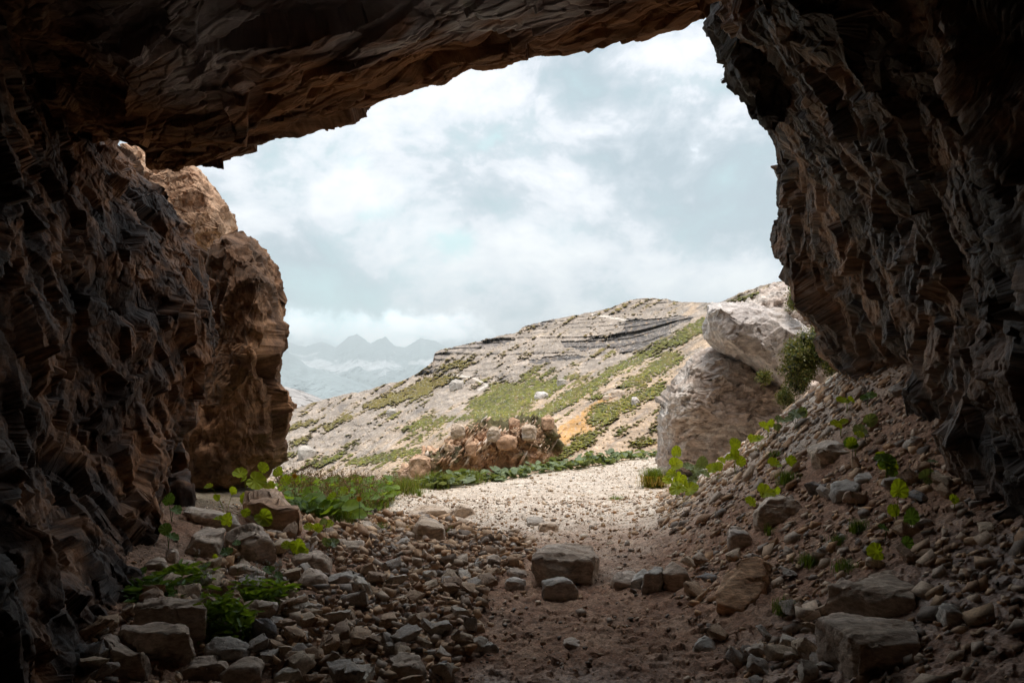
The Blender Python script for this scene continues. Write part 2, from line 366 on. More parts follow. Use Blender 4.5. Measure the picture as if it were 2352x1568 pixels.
build_wall('cave_wall', [in4, in3, A(in2), A(in1), A(lip), ou1, ou2, ou3], [12, 60, 130, 330, 50, 60, 20], 820, LSPEC, M_LEFT, 1, 'craggy brown rock wall on the left side of the cave mouth', 1, planes=LPL)
# right wall
rl = [(a+(-4 if b > 300 else 34), b, c) for a, b, c in [(2040, 1000, 7.0), (1975, 870, 7.0), (1905, 785, 7.0), (1868, 710, 6.9), (1832, 640, 6.9), (1824, 560, 6.8), (1816, 500, 6.8), (1826, 430, 6.7), (1806, 360, 6.5), (1745, 285, 6.2), (1700, 205, 5.9), (1666, 130, 5.6), (1622, 30, 5.2), (1590, -80, 5.0), (1590, -300, 5.0)]]
ri1 = [(2210, 1130, 4.6), (2160, 1000, 4.6), (2110, 880, 4.6), (2075, 780, 4.6), (2050, 680, 4.6), (2040, 600, 4.6), (2050, 520, 4.5), (2040, 420, 4.4), (1990, 330, 4.3), (1930, 250, 4.3), (1870, 180, 4.2), (1800, 100, 4.1), (1740, 0, 4.0), (1700, -120, 4.0), (1700, -400, 4)]
ri2 = [(2460, 1400, 3), (2410, 1270, 3), (2370, 1130, 3), (2340, 1000, 3), (2315, 880, 3.0), (2305, 760, 3), (2300, 640, 3), (2280, 520, 3), (2240, 400, 3), (2180, 280, 3), (2120, 180, 3), (2050, 60, 3), (1980, -60, 3), (1900, -200, 3), (1900, -500, 3)]
zs = np.linspace(-.3, 5.4, 15)
ri3 = [np.array([2.1+.2*math.sin(k/14*3), 1.0, z]) for k, z in enumerate(zs)]; ri4 = [np.array([2.3, -6.2, z]) for z in zs]
ro1 = [at(a+45, b, c)+np.array([0, .35, 0]) for a, b, c in rl]; ro2 = [q+np.array([1.2, .5, .2]) for q in ro1]; ro3 = [q+np.array([6, .8, .6]) for q in ro2]
RSPEC = [(9, .013, 1.2, 1., (.4, .1, 1), 1.8), (22, .008, 1., 1., (.4, .1, 1), 1.6)]
RPL = [(.85, .14, .14, (.45, 0, 1), 1.6, .12), (2.1, .23, .085, (.5, 0, 1), 1.7, .08), (5, .27, .034, (.4, 0, 1), 1.9, .05)]
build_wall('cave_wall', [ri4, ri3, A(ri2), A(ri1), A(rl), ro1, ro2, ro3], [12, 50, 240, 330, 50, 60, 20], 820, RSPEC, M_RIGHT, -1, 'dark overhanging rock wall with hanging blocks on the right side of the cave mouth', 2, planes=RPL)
# ceiling
cl = [(-900, 200, 6.9), (-300, 260, 6.9), (120, 300, 6.8), (270, 325, 6.7), (400, 348, 6.4), (474, 374, 6.2), (560, 338, 6.15), (690, 276, 6.1), (850, 246, 6.0), (990, 198, 5.9), (1120, 156, 5.8), (1270, 120, 5.6), (1420, 70, 5.4), (1540, 40, 5.3), (1625, 18, 5.2), (1800, -70, 5.0), (2200, -260, 4.8), (3200, -400, 4.8)]
CO = {474: -8, 560: -20, 690: -22, 850: -22, 990: -10, 1120: -6, 1270: -28, 1420: -14, 1540: 4, 1625: 18, 1800: 10, 2200: 0, 3200: 0}
cl = [(a, b-CO.get(a, -18), c*(.76 if a < 700 else .74)) for a, b, c in cl]; c0 = A(cl)
def off(c, dy, dz, s=1.): return [q*np.array([s, 1, 1])+np.array([0, dy, dz]) for q in c]
def slope(c, y1, dz):  # flatten towards the back of the cave
    return [np.array([q[0]*.9, y1, q[2]*.6+1.35+dz]) for q in c]
CSPEC = [(8, .018, 1., 1., (1, -.45, .3), 3.5), (18, .007, 1., 1., (1, -.4, .3), 3)]
CPL = [(.8, .07, .07, (1, -.5, .3), 2.5, .08), (2.2, .12, .045, (1, -.45, .3), 3.6, .05), (6, .18, .02, (1, -.45, .3), 4.2, .03)]
def ceil_sheen(p):  # roof patches that get the painted grey sheen and the lower roughness
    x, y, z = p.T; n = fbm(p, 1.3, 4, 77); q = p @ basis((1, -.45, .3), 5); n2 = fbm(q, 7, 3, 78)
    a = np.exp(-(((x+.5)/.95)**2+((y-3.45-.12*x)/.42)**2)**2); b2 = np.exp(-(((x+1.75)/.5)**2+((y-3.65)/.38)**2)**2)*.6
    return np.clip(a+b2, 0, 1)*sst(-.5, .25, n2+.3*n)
build_wall('cave_ceiling', [slope(c0, -6.2, .3), slope(c0, -.5, .3), off(c0, -2.2, .34, .95), off(c0, -1.1, .12, .98), c0, off(c0, .35, .45), off(c0, .8, 2.2), off(c0, 1.2, 7)], [12, 40, 200, 330, 60, 60, 20], 980, CSPEC, M_CEIL, 1, 'slanting orange and grey rock slab forming the cave roof', 3, .05, 'cave ceiling', ceil_sheen, planes=CPL)
# back of the cave, closing it behind the viewer
bw = [[np.array([x, -4.6+.4*math.cos(x), z]) for z in np.linspace(-.5, 6, 6)] for x in np.linspace(-3.5, 3.5, 6)]
g = loft(bw, [16]*5, 60); g, tone = shatter(g, [(1, .3, .8, 1, (0, 0, 1), 1.5)], 1, 9)
tag(obj('cave_back_wall', g.reshape(-1, 3), gridfaces(*g.shape[:2]), M_RIGHT, col=np.ones((g.shape[0]*g.shape[1], 3))), 'rough rock wall closing the cave behind', 'cave wall', kind='structure')
# ------------------------------------------------------------------ far hillside
def inpoly(px, py, poly):
    r = np.zeros(px.shape, bool); n = len(poly)
    for i in range(n):
        x1, y1 = poly[i]; x2, y2 = poly[(i+1) % n]
        if y1 == y2: continue
        c = ((y1 > py) != (y2 > py)) & (px < (x2-x1)*(py-y1)/(y2-y1)+x1); r ^= c
    return r
def c1(*q): return [(603+x*.2563, 689+y*.2563) for x, y in q]
def c2(*q): return [(1091+x*.293, 631.6+y*.293) for x, y in q]
HC = [(540, 1180, 45), (650, 1170, 36), (750, 1170, 30), (850, 1170, 22), (950, 1160, 15.5), (1100, 1140, 12), (1300, 1110, 13.2), (1500, 1080, 15.2), (1700, 1050, 17), (1950, 1020, 18),
      (650, 1110, 48), (760, 1110, 42), (860, 1115, 31), (930, 1085, 24), (1020, 1090, 15.5), (1100, 1100, 13), (1300, 1075, 14.2), (1500, 1045, 16.3), (1060, 1010, 18.5), (1150, 1040, 15.8), (1240, 1000, 18), (1120, 965, 22),
      (1000, 960, 52), (1100, 935, 48), (1200, 930, 34), (1300, 950, 24), (940, 1010, 44), (1400, 950, 24), (1500, 950, 22), (1400, 880, 38), (1250, 880, 55), (1150, 880, 72), (1500, 850, 36), (1600, 850, 27), (1640, 760, 40), (1560, 770, 58),
      (1470, 815, 70), (1400, 800, 92), (1460, 730, 120), (1470, 690, 170), (1540, 690, 160), (1600, 700, 110), (1645, 697, 80), (1600, 740, 62), (1700, 672, 60), (1830, 640, 48), (1950, 600, 44), (1700, 760, 30), (1830, 760, 24), (1950, 800, 20),
      (1300, 790, 105), (1300, 722, 160), (1200, 760, 150), (1200, 820, 95), (1090, 785, 150), (1000, 815, 145), (1090, 850, 100), (950, 863, 140), (1000, 900, 95), (850, 893, 150), (900, 940, 85), (745, 917, 185), (640, 950, 170), (540, 960, 170),
      (800, 960, 95), (700, 980, 105), (700, 1040, 68), (820, 1040, 58), (600, 1060, 72)]
_hc = np.array(HC, float); _s = np.array([1/300., 1/120.])
def _k(a, b):
    r = np.sqrt((((a[:, None]-b[None])*_s)**2).sum(-1)); return r
_K = _k(_hc[:, :2], _hc[:, :2]); _n = len(HC)
_A = np.zeros((_n+3, _n+3)); _A[:_n, :_n] = _K-np.eye(_n)*.02; _P = np.c_[np.ones(_n), _hc[:, :2]*_s]; _A[:_n, _n:] = _P; _A[_n:, :_n] = _P.T
_w = np.linalg.solve(_A, np.r_[np.log(_hc[:, 2]), 0, 0, 0])
def hillD(px, py):
    q = np.stack([px.ravel(), py.ravel()], 1); o = np.empty(len(q))
    for s in range(0, len(q), 40000):
        b = q[s:s+40000]; o[s:s+40000] = _k(b, _hc[:, :2]) @ _w[:_n]+np.c_[np.ones(len(b)), b*_s] @ _w[_n:]
    return np.exp(o).reshape(px.shape)
SKY = np.array([(500, 965), (560, 957), (640, 950), (700, 930), (745, 917), (790, 905), (840, 897), (890, 880), (920, 876), (950, 862), (985, 838), (994, 830), (998, 811), (1012, 803), (1040, 797), (1100, 783), (1160, 768), (1190, 763), (1201, 750), (1250, 737), (1330, 722), (1400, 708), (1440, 691), (1470, 685), (1505, 685), (1530, 687), (1560, 693), (1600, 694), (1648, 695), (1665, 690), (1700, 672), (1760, 653), (1825, 638), (1880, 612), (2000, 570)], float)
GRASS = [c2((0, 1020), (130, 850), (500, 820), (540, 870), (380, 960), (260, 1110), (0, 1130)), c2((330, 1050), (390, 900), (640, 800), (700, 860), (560, 960), (400, 1040)), c2((460, 1100), (560, 1020), (900, 860), (1010, 790), (1060, 800), (900, 920), (700, 1040), (520, 1120)),
         c2((0, 1090), (500, 1050), (640, 1080), (300, 1120), (0, 1140)), c2((640, 960), (800, 860), (1080, 720), (1280, 600), (1500, 540), (1440, 610), (1200, 720), (950, 830), (700, 960)), c2((990, 770), (1250, 640), (1480, 510), (1700, 380), (1840, 320), (1845, 430), (1600, 540), (1440, 600), (1250, 690), (1050, 780)),
         c2((1300, 780), (1400, 680), (1500, 610), (1620, 600), (1630, 660), (1560, 700), (1450, 780)), c2((1100, 900), (1160, 830), (1260, 790), (1400, 790), (1330, 860), (1180, 890)), c2((880, 980), (930, 930), (1010, 915), (1000, 960), (920, 985)), c2((900, 1080), (930, 1030), (1100, 990), (1300, 900), (1480, 840), (1540, 880), (1480, 950), (1350, 960), (1200, 1060), (1100, 1130), (960, 1190), (890, 1140)),
         c2((540, 1400), (720, 1330), (800, 1260), (1050, 1180), (1000, 1230), (880, 1330), (640, 1460)), c2((1210, 1330), (1260, 1290), (1380, 1270), (1410, 1300), (1380, 1330), (1230, 1345)), c2((1100, 1215), (1160, 1185), (1205, 1190), (1180, 1230), (1120, 1240)), c2((340, 790), (500, 710), (510, 750), (400, 810)), c2((480, 800), (610, 730), (615, 780), (520, 810)), c2((690, 790), (800, 750), (830, 790), (720, 815)),
         c2((70, 1450), (190, 1330), (330, 1290), (420, 1330), (300, 1400), (150, 1470)), c2((340, 1120), (500, 1100), (640, 1180), (580, 1240), (450, 1290), (400, 1180)), c2((0, 1130), (260, 1130), (240, 1200), (100, 1290), (0, 1230)), c2((1380, 1200), (1440, 1150), (1440, 1230), (1400, 1240)), c2((1780, 270), (1880, 235), (1840, 300)),
         c1((400, 1170), (530, 1130), (700, 1030), (840, 1000), (700, 1090), (560, 1160)), c1((860, 970), (1000, 900), (1180, 820), (1300, 790), (1440, 700), (1700, 680), (1760, 690), (1580, 780), (1400, 850), (1180, 930), (1000, 970)), c1((1200, 820), (1450, 800), (1560, 760), (1400, 900), (1230, 900)), c1((1560, 620), (1640, 570), (1760, 540), (1900, 470), (1800, 560), (1640, 640)), c1((1640, 610), (1850, 560), (1740, 620)),
         c1((180, 1150), (330, 1090), (520, 1050), (430, 1100), (260, 1160)), c1((270, 1260), (420, 1210), (360, 1280), (290, 1330)), c1((130, 1370), (300, 1350), (420, 1340), (260, 1390)), c1((400, 1500), (560, 1400), (700, 1360), (880, 1240), (800, 1320), (700, 1400), (560, 1480)), c1((700, 1460), (950, 1390), (1150, 1350), (1330, 1330), (1500, 1330), (1340, 1400), (1100, 1450), (860, 1480)), c1((1180, 1170), (1300, 1130), (1400, 1060), (1700, 1050), (2000, 990), (2128, 960), (2128, 1080), (1900, 1060), (1650, 1090), (1600, 1160), (1450, 1150), (1300, 1160)),
         c1((1540, 1220), (1650, 1190), (1600, 1240)), c1((1780, 970), (1900, 880), (2128, 780), (2128, 920), (2000, 930), (1850, 990)), c1((1380, 720), (1700, 660), (1740, 700), (1500, 740)), [(860, 1120), (900, 1090), (960, 1060), (1000, 1080), (960, 1110), (900, 1130)], [(1660, 697), (1700, 680), (1790, 652), (1760, 668), (1700, 690)]]
OLIVE = c1((950, 800), (1150, 770), (1250, 720), (1200, 790), (1000, 810))
ORANGE = [c2((360, 1440), (470, 1360), (560, 1290), (700, 1180), (860, 1060), (960, 980), (1180, 900), (1100, 960), (930, 1050), (900, 1160), (960, 1200), (800, 1280), (640, 1350), (520, 1440)), c2((0, 1320), (60, 1240), (200, 1200), (340, 1310), (200, 1400), (60, 1450)), c1((1540, 1380), (1700, 1200), (1900, 1100), (2128, 1180), (2128, 1400), (1900, 1500), (1560, 1500))]
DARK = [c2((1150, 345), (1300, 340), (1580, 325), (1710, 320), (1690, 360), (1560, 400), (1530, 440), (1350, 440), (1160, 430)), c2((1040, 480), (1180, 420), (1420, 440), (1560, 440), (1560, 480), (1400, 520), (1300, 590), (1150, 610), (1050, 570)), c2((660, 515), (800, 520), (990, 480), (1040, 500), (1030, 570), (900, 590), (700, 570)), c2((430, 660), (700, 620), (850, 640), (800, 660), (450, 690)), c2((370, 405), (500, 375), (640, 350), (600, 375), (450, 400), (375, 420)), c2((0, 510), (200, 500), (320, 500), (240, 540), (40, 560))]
CLIFF = [c1((1530, 490), (1600, 455), (1760, 400), (2128, 330), (2128, 420), (1900, 450), (1700, 480), (1560, 560), (1520, 560)), c1((1350, 680), (1480, 590), (1560, 580), (1580, 620), (1480, 680))]
PATHS = [[(1042, 861), (1085, 866), (1120, 884), (1100, 895)], [(1362, 722), (1400, 728), (1440, 736)]]
def build_hill():
    px = np.linspace(520, 1960, 1150); v = np.linspace(0, 1, 470)
    sky = np.interp(px, SKY[:, 0], SKY[:, 1]); q = np.stack([px*.05, px*0, px*0], 1)
    sky = sky+(gnoise(q*1.3, 61)*2.2+gnoise(q*4, 62)*1.3+gnoise(q*11, 63)*.7)
    base = np.interp(px, [520, 950, 1100, 1300, 1500, 1960], [1190, 1165, 1140, 1110, 1080, 1040])
    PX, V = np.meshgrid(px, v, indexing='ij'); PY = base[:, None]+(sky-base)[:, None]*V
    D = hillD(PX, PY)
    g2 = np.stack([PX.ravel(), PY.ravel(), 0*PX.ravel()], 1).astype(f32)
    wx = fbm(g2, .02, 4, 71).reshape(PX.shape); wy = fbm(g2, .02, 4, 72).reshape(PX.shape); wf = fbm(g2, .11, 4, 73).reshape(PX.shape); wg = fbm(g2, .11, 4, 74).reshape(PX.shape)
    jx = PX+wx*14+wf*11; jy = PY+wy*8+wg*6
    def mask(polys, dx=0, dy=0):
        m = np.zeros(PX.shape, bool)
        for p in polys: m |= inpoly(jx+dx, jy+dy, p)
        return m.astype(f32)
    gr = mask(GRASS); orr = mask(ORANGE); dk = mask(DARK); clf = mask(CLIFF)
    # streaks that run down the slope (lower left to upper right in the view)
    u = (PX*.84-PY*.54); w = (PX*.54+PY*.84)
    st = fbm(np.stack([u.ravel()*.010, w.ravel()*.075, 0*u.ravel()], 1), 1, 5, 81).reshape(PX.shape)
    st2 = fbm(np.stack([u.ravel()*.03, w.ravel()*.16, 0*u.ravel()], 1), 1, 5, 82).reshape(PX.shape)
    tuft = fbm(np.stack([PX.ravel()*.10, PY.ravel()*.26, 0*u.ravel()], 1), 1, 4, 83).reshape(PX.shape)
    def blur(m, r):
        for ax in (0, 1):
            for _ in (0, 1):
                k = r if ax == 0 else int(r*.8); c_ = np.cumsum(np.concatenate([np.repeat(np.take(m, [0], ax), k+1, ax), m, np.repeat(np.take(m, [-1], ax), k, ax)], ax), ax)
                m = (np.take(c_, range(2*k+1, c_.shape[ax]), ax)-np.take(c_, range(0, c_.shape[ax]-2*k-1), ax))/(2*k+1)
        return m
    gm = blur(gr, 8); gv = gm+1.25*st2+.85*tuft+.6*wf+.03+.25*gnoise(g2*np.array([.5, .9, 1]), 303).reshape(PX.shape); halo = sst(.15, .5, gv)*sst(.01, .15, gm); gr = sst(.40, .62, gv)*sst(.02, .2, gm)
    gr = np.maximum(gr, sst(.15, .32, tuft*.45+st*.9+.3*wx)*(PX < 1560))
    gr = np.maximum(gr, sst(.34, .46, st2*.8+tuft*.25+.3*wf)*sst(-.1, .2, wy)); gr = gr*(1-dk)
    orr = sst(.15, .6, blur(orr, 8)+.5*st2+.3*wf)
    near = sst(1.0, 0., np.clip((D-18)/60, 0, 1))
    scree = sst(-.1, .35, st+.25*wx+.5*near-.1)
    rock = (1-gr)*(1-scree)
    # relief: move along the sight line by stepped strata (ledges), lumps and gullies
    X = (PX-CX)*D/F; Z = EYE+(HY-PY)*D/F
    P = np.stack([X.ravel(), D.ravel(), Z.ravel()], 1).astype(f32)
    zz = Z+.12*X+1.2*fbm(P, .05, 3, 91).reshape(PX.shape)
    def steps(h):
        a = zz/h; fr = a-np.floor(a); return (fr-sst(.55, .8, fr))
    r1 = steps(4.5)*(.05*dk+.030*clf+.022*rock); r2 = steps(1.6)*(.018*dk+.014*clf+.013*rock)
    fs, fe, fr_ = facet(P/np.maximum(D.reshape(-1, 1)/60, .2), .55, 95, 1., 1.)
    fs2, _, fr2 = facet(P/np.maximum(D.reshape(-1, 1)/60, .2), 1.6, 96, 1., 1.)
    fs = fs.reshape(PX.shape); fs2 = fs2.reshape(PX.shape)
    sb = np.stack([P[:, 0]*.10+P[:, 2]*.05, P[:, 1]*.05, P[:, 2]*.55-P[:, 0]*.05], 1)/np.maximum(D.reshape(-1, 1)/80, .25)
    rg1 = fbm(sb, 1.2, 5, 311, .6, True).reshape(PX.shape); rg2 = fbm(sb*np.array([3, 3, 1.3]), 1.6, 4, 312, .6).reshape(PX.shape)
    lum = (rg1*.016+rg2*.010)*(.25+rock+.4*clf)*(1-.7*gr)
    lum = lum+(fs*.010+fs2*.007)*(.1+.5*rock+.9*clf+.5*dk)*(1-.75*gr)+fbm(P/np.maximum(D.reshape(-1, 1)/60, .2), .12, 3, 97).reshape(PX.shape)*.018
    lum = lum-gr*.010*(1+tuft*2.5+wf)
    fadebase = sst(0, .03, V)
    D2 = D*(1+(r1+r2+lum)*fadebase)
    X = (PX-CX)*D2/F; Z = EYE+(HY-PY)*D2/F
    P = np.stack([X, D2, Z], -1)
    # colour
    c = np.tile(np.array([.32, .275, .24], f32), (*PX.shape, 1))
    c = mixc(c, (.42, .36, .315), sst(-.3, .5, rg2+.4*wf))
    c = mixc(c, (.14, .13, .13), sst(.1, .6, -rg1-.2+.3*tuft)*.6)
    c = mixc(c, (.50, .375, .27), scree*.85*sst(-.5, .2, tuft+wf+.3))
    c = c*(1+.55*fbm(g2*np.array([.16, .5, 1]), 1, 4, 301).reshape(PX.shape)[..., None]+.40*gnoise(g2*np.array([.6, 1.1, 1]), 302).reshape(PX.shape)[..., None])
    c = mixc(c, (.50, .38, .22), (sst(.1, .5, wg)*(1-gr))*.35)
    strat = fbm(sb*np.array([.5, .5, 3.2]), 1.5, 4, 321, .6).reshape(PX.shape); c = c*(1+.55*strat*rock)[..., None]
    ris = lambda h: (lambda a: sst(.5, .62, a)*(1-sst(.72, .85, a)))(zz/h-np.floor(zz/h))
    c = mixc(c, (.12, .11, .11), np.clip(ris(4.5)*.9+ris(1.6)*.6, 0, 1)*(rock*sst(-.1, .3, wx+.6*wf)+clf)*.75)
    c = c*(1+.35*wx+.2*wf)[..., None]
    c = mixc(c, (.56, .31, .10), orr*sst(-.7, .2, wf)*.9)
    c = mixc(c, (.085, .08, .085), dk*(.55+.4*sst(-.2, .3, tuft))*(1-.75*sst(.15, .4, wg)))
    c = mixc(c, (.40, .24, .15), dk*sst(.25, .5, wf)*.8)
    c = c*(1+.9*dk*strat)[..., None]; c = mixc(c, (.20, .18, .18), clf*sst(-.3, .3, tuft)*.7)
    gcol = mixc(np.tile(np.array([.13, .145, .018], f32), (*PX.shape, 1)), (.045, .058, .018), sst(-.1, .4, wf+.5*st2))
    gcol = mixc(gcol, (.17, .13, .04), np.clip(sst(120, 30, 0*D+40)*0+sst(55, 110, D)*.65+.4*sst(.0, .5, wx), 0, 1))
    gcol = mixc(gcol, (.11, .075, .035), sst(.15, .45, -wg)*.5*(1-near*.4))
    gcol = mixc(gcol, (.035, .045, .012), sst(.0, .45, st2*.6-tuft*.8)*.8); gcol = mixc(gcol, (.22, .16, .05), sst(.1, .6, wf-.4*tuft+.2*wx)*.6)
    c = c*np.array([.92, .86, .79]); c = mixc(c, (.24, .175, .07), halo*.7); gcol = gcol*np.array([1.0, .88, .55]); c = mixc(c, gcol, gr*(.72+.28*sst(-.3, .2, tuft)))
    yel = (gnoise(g2*.9, 99).reshape(PX.shape) > .42)&(wy > .02)&(gr > .5); c = mixc(c, (.60, .42, .03), yel.astype(f32)*.8*sst(60, 30, D))
    wht = (gnoise(g2*.7, 100).reshape(PX.shape) > .56); c = mixc(c, (.62, .58, .53), wht.astype(f32)*.8*(D < 130))
    for pp in PATHS:
        for (x1, y1), (x2, y2) in zip(pp[:-1], pp[1:]):
            dx, dy = x2-x1, y2-y1; t = np.clip(((PX-x1)*dx+(PY-y1)*dy)/(dx*dx+dy*dy), 0, 1)
            dd = np.hypot(PX-x1-t*dx, (PY-y1-t*dy)*1.6); c = mixc(c, (.62, .54, .46), sst(4.5, 2.5, dd)*.9)
    # crest: fold the top edge back and down so the ridge has a far side
    back = P[:, -1].copy(); rows = [P]
    for k, (a, b) in enumerate([(1.04, -.01), (1.15, -.05), (1.4, -.16)]):
        q = back.copy(); q[:, :2] *= a; q[:, 2] += b*back[:, 1]; rows.append(q[:, None])
    P = np.concatenate(rows, 1); c = np.concatenate([c]+[c[:, -1:]]*3, 1)
    M = tint_mat('limestone_slope', fine=2.2, lo=.6, hi=1.3, bump=.7, bdist=.12, mid=.35)
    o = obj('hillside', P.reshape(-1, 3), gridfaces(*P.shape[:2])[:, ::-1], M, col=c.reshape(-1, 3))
    tag(o, kind='structure')
    # lower hill on the far left
    px = np.linspace(480, 900, 300); s2 = np.interp(px, [480, 600, 660, 690, 745, 800, 900], [900, 884, 889, 896, 918, 945, 990])
    q = np.stack([px*.08, px*0, px*0], 1); s2 += gnoise(q, 11)*1.2+gnoise(q*3, 12)*.7
    v = np.linspace(0, 1, 90); PX, V = np.meshgrid(px, v, indexing='ij'); PY = 1010+(s2-1010)[:, None]*V
    D = 185+150*V**1.5; P0 = np.stack([(PX-CX)*D/F, D, EYE+(HY-PY)*D/F], -1); Pf = P0.reshape(-1, 3)
    fs, _, fr_ = facet(Pf, .12, 5, 1, 1); n = fbm(Pf*np.array([1, .4, 2.5]), .05, 5, 6)
    D = D*(1+.007*fs.reshape(D.shape)); P0 = np.stack([(PX-CX)*D/F, D, EYE+(HY-PY)*D/F], -1)
    c = mixc(np.tile(np.array([.34, .31, .29], f32), (len(Pf), 1)), (.27, .20, .09), sst(.05, .3, n)*.8); c *= (.8+.4*fr_[:, None])
    bk = P0[:, -1:].copy(); bk[..., :2] *= 1.3; bk[..., 2] -= 50; P0 = np.concatenate([P0, bk], 1); c = np.concatenate([c.reshape(*PX.shape, 3), c.reshape(*PX.shape, 3)[:, -1:]], 1).reshape(-1, 3)
    tag(obj('hill', P0.reshape(-1, 3), gridfaces(*P0.shape[:2])[:, ::-1], M, col=c), kind='structure')
    # the valley floor far below, out to the mountains
    xs = np.linspace(-12000, 12000, 60); ys = np.geomspace(20, 15000, 60); Y, X = np.meshgrid(ys, xs, indexing='ij')
    Zv = -12-Y*.035-60*sst(100, 900, Y); Pv = np.stack([X, Y, Zv], -1).reshape(-1, 3)
    tag(obj('valley_floor', Pv, gridfaces(60, 60)[:, ::-1], M, col=np.tile([.14, .15, .08], (len(Pv), 1))), kind='structure')
build_hill()

# ------------------------------------------------------------------ mountains and air
def build_mountains():
    M = tint_mat('mountain_rock', fine=.02, lo=.8, hi=1.2, bump=.3, bdist=3, mid=.004)
    for name, sky, d0, d1, by, seed, snow in (
        ('mountains', [(400, 800), (560, 790), (640, 775), (670, 790), (700, 798), (740, 786), (770, 800), (800, 775), (820, 768), (850, 790), (885, 774), (905, 795), (930, 800), (965, 778), (1000, 785), (1060, 815), (1200, 860), (1400, 900)], 7000, 14000, 960, 1, 1),
        ('mountain_ridge', [(400, 700), (560, 740), (600, 765), (625, 768), (640, 780), (665, 812), (690, 828), (705, 842), (760, 858), (830, 880), (900, 905), (960, 930), (1100, 960)], 4500, 8000, 985, 2, 0)):
        sky = np.array(sky, float); px = np.linspace(sky[0, 0], sky[-1, 0], 900); s = np.interp(px, sky[:, 0], sky[:, 1])
        q = np.stack([px*.03, px*0, px*0], 1); a = 1.4 if snow else 1.0
        s = s+(fbm(q, 1, 5, seed, .6, True)*-2.2)*a
        v = np.linspace(0, 1, 260); PX, V = np.meshgrid(px, v, indexing='ij'); PY = by+(s-by)[:, None]*V
        D = d0+(d1-d0)*V**.8
        P = np.stack([(PX-CX)*D/F, D, EYE+(HY-PY)*D/F], -1).reshape(-1, 3)
        r = fbm(P*np.array([1, .2, .35]), .0014, 6, seed+3, .6, True); D = D-(r.reshape(D.shape)*650*np.sin(np.clip(V, 0, 1)*3.14)**.5)
        P = np.stack([(PX-CX)*D/F, D, EYE+(HY-PY)*D/F], -1); Pf = P.reshape(-1, 3)
        n = fbm(Pf, .0018, 5, seed+9, .6); c = mixc(np.tile(np.array([.27, .31, .31], f32), (len(Pf), 1)), (.07, .10, .06), sst(.55, .3, V.ravel()))
        if snow: c = mixc(c, (.75, .74, .74), sst(.12, .24, n+.5*np.exp(-((PY.ravel()-838)/16)**2)-.18)*sst(.35, .5, V.ravel())*.9)
        bk = P[:, -1:].copy(); bk[..., 1] += 400; bk[..., 2] -= 500; P = np.concatenate([P, bk], 1); c = np.concatenate([c.reshape(*PX.shape, 3), c.reshape(*PX.shape, 3)[:, -1:]], 1)
        tag(obj(name, P.reshape(-1, 3), gridfaces(*P.shape[:2])[:, ::-1], M, col=c.reshape(-1, 3)), kind='structure')
    bpy.ops.mesh.primitive_cube_add(size=1); h = bpy.context.object; h.name = 'haze'
    h.location = (0, 7400, 150); h.scale = (30000, 16000, 2100)
    m = bpy.data.materials.new('haze_air'); m.use_nodes = True; nt = m.node_tree; nt.nodes.clear()
    o = nt.nodes.new('ShaderNodeOutputMaterial'); p = nt.nodes.new('ShaderNodeVolumePrincipled'); nt.links.new(p.outputs[0], o.inputs['Volume'])
    p.inputs['Color'].default_value = (.88, .96, .965, 1); p.inputs['Density'].default_value = 1.4e-4; p.inputs['Anisotropy'].default_value = .0
    h.data.materials.append(m); tag(h, kind='stuff')
build_mountains()
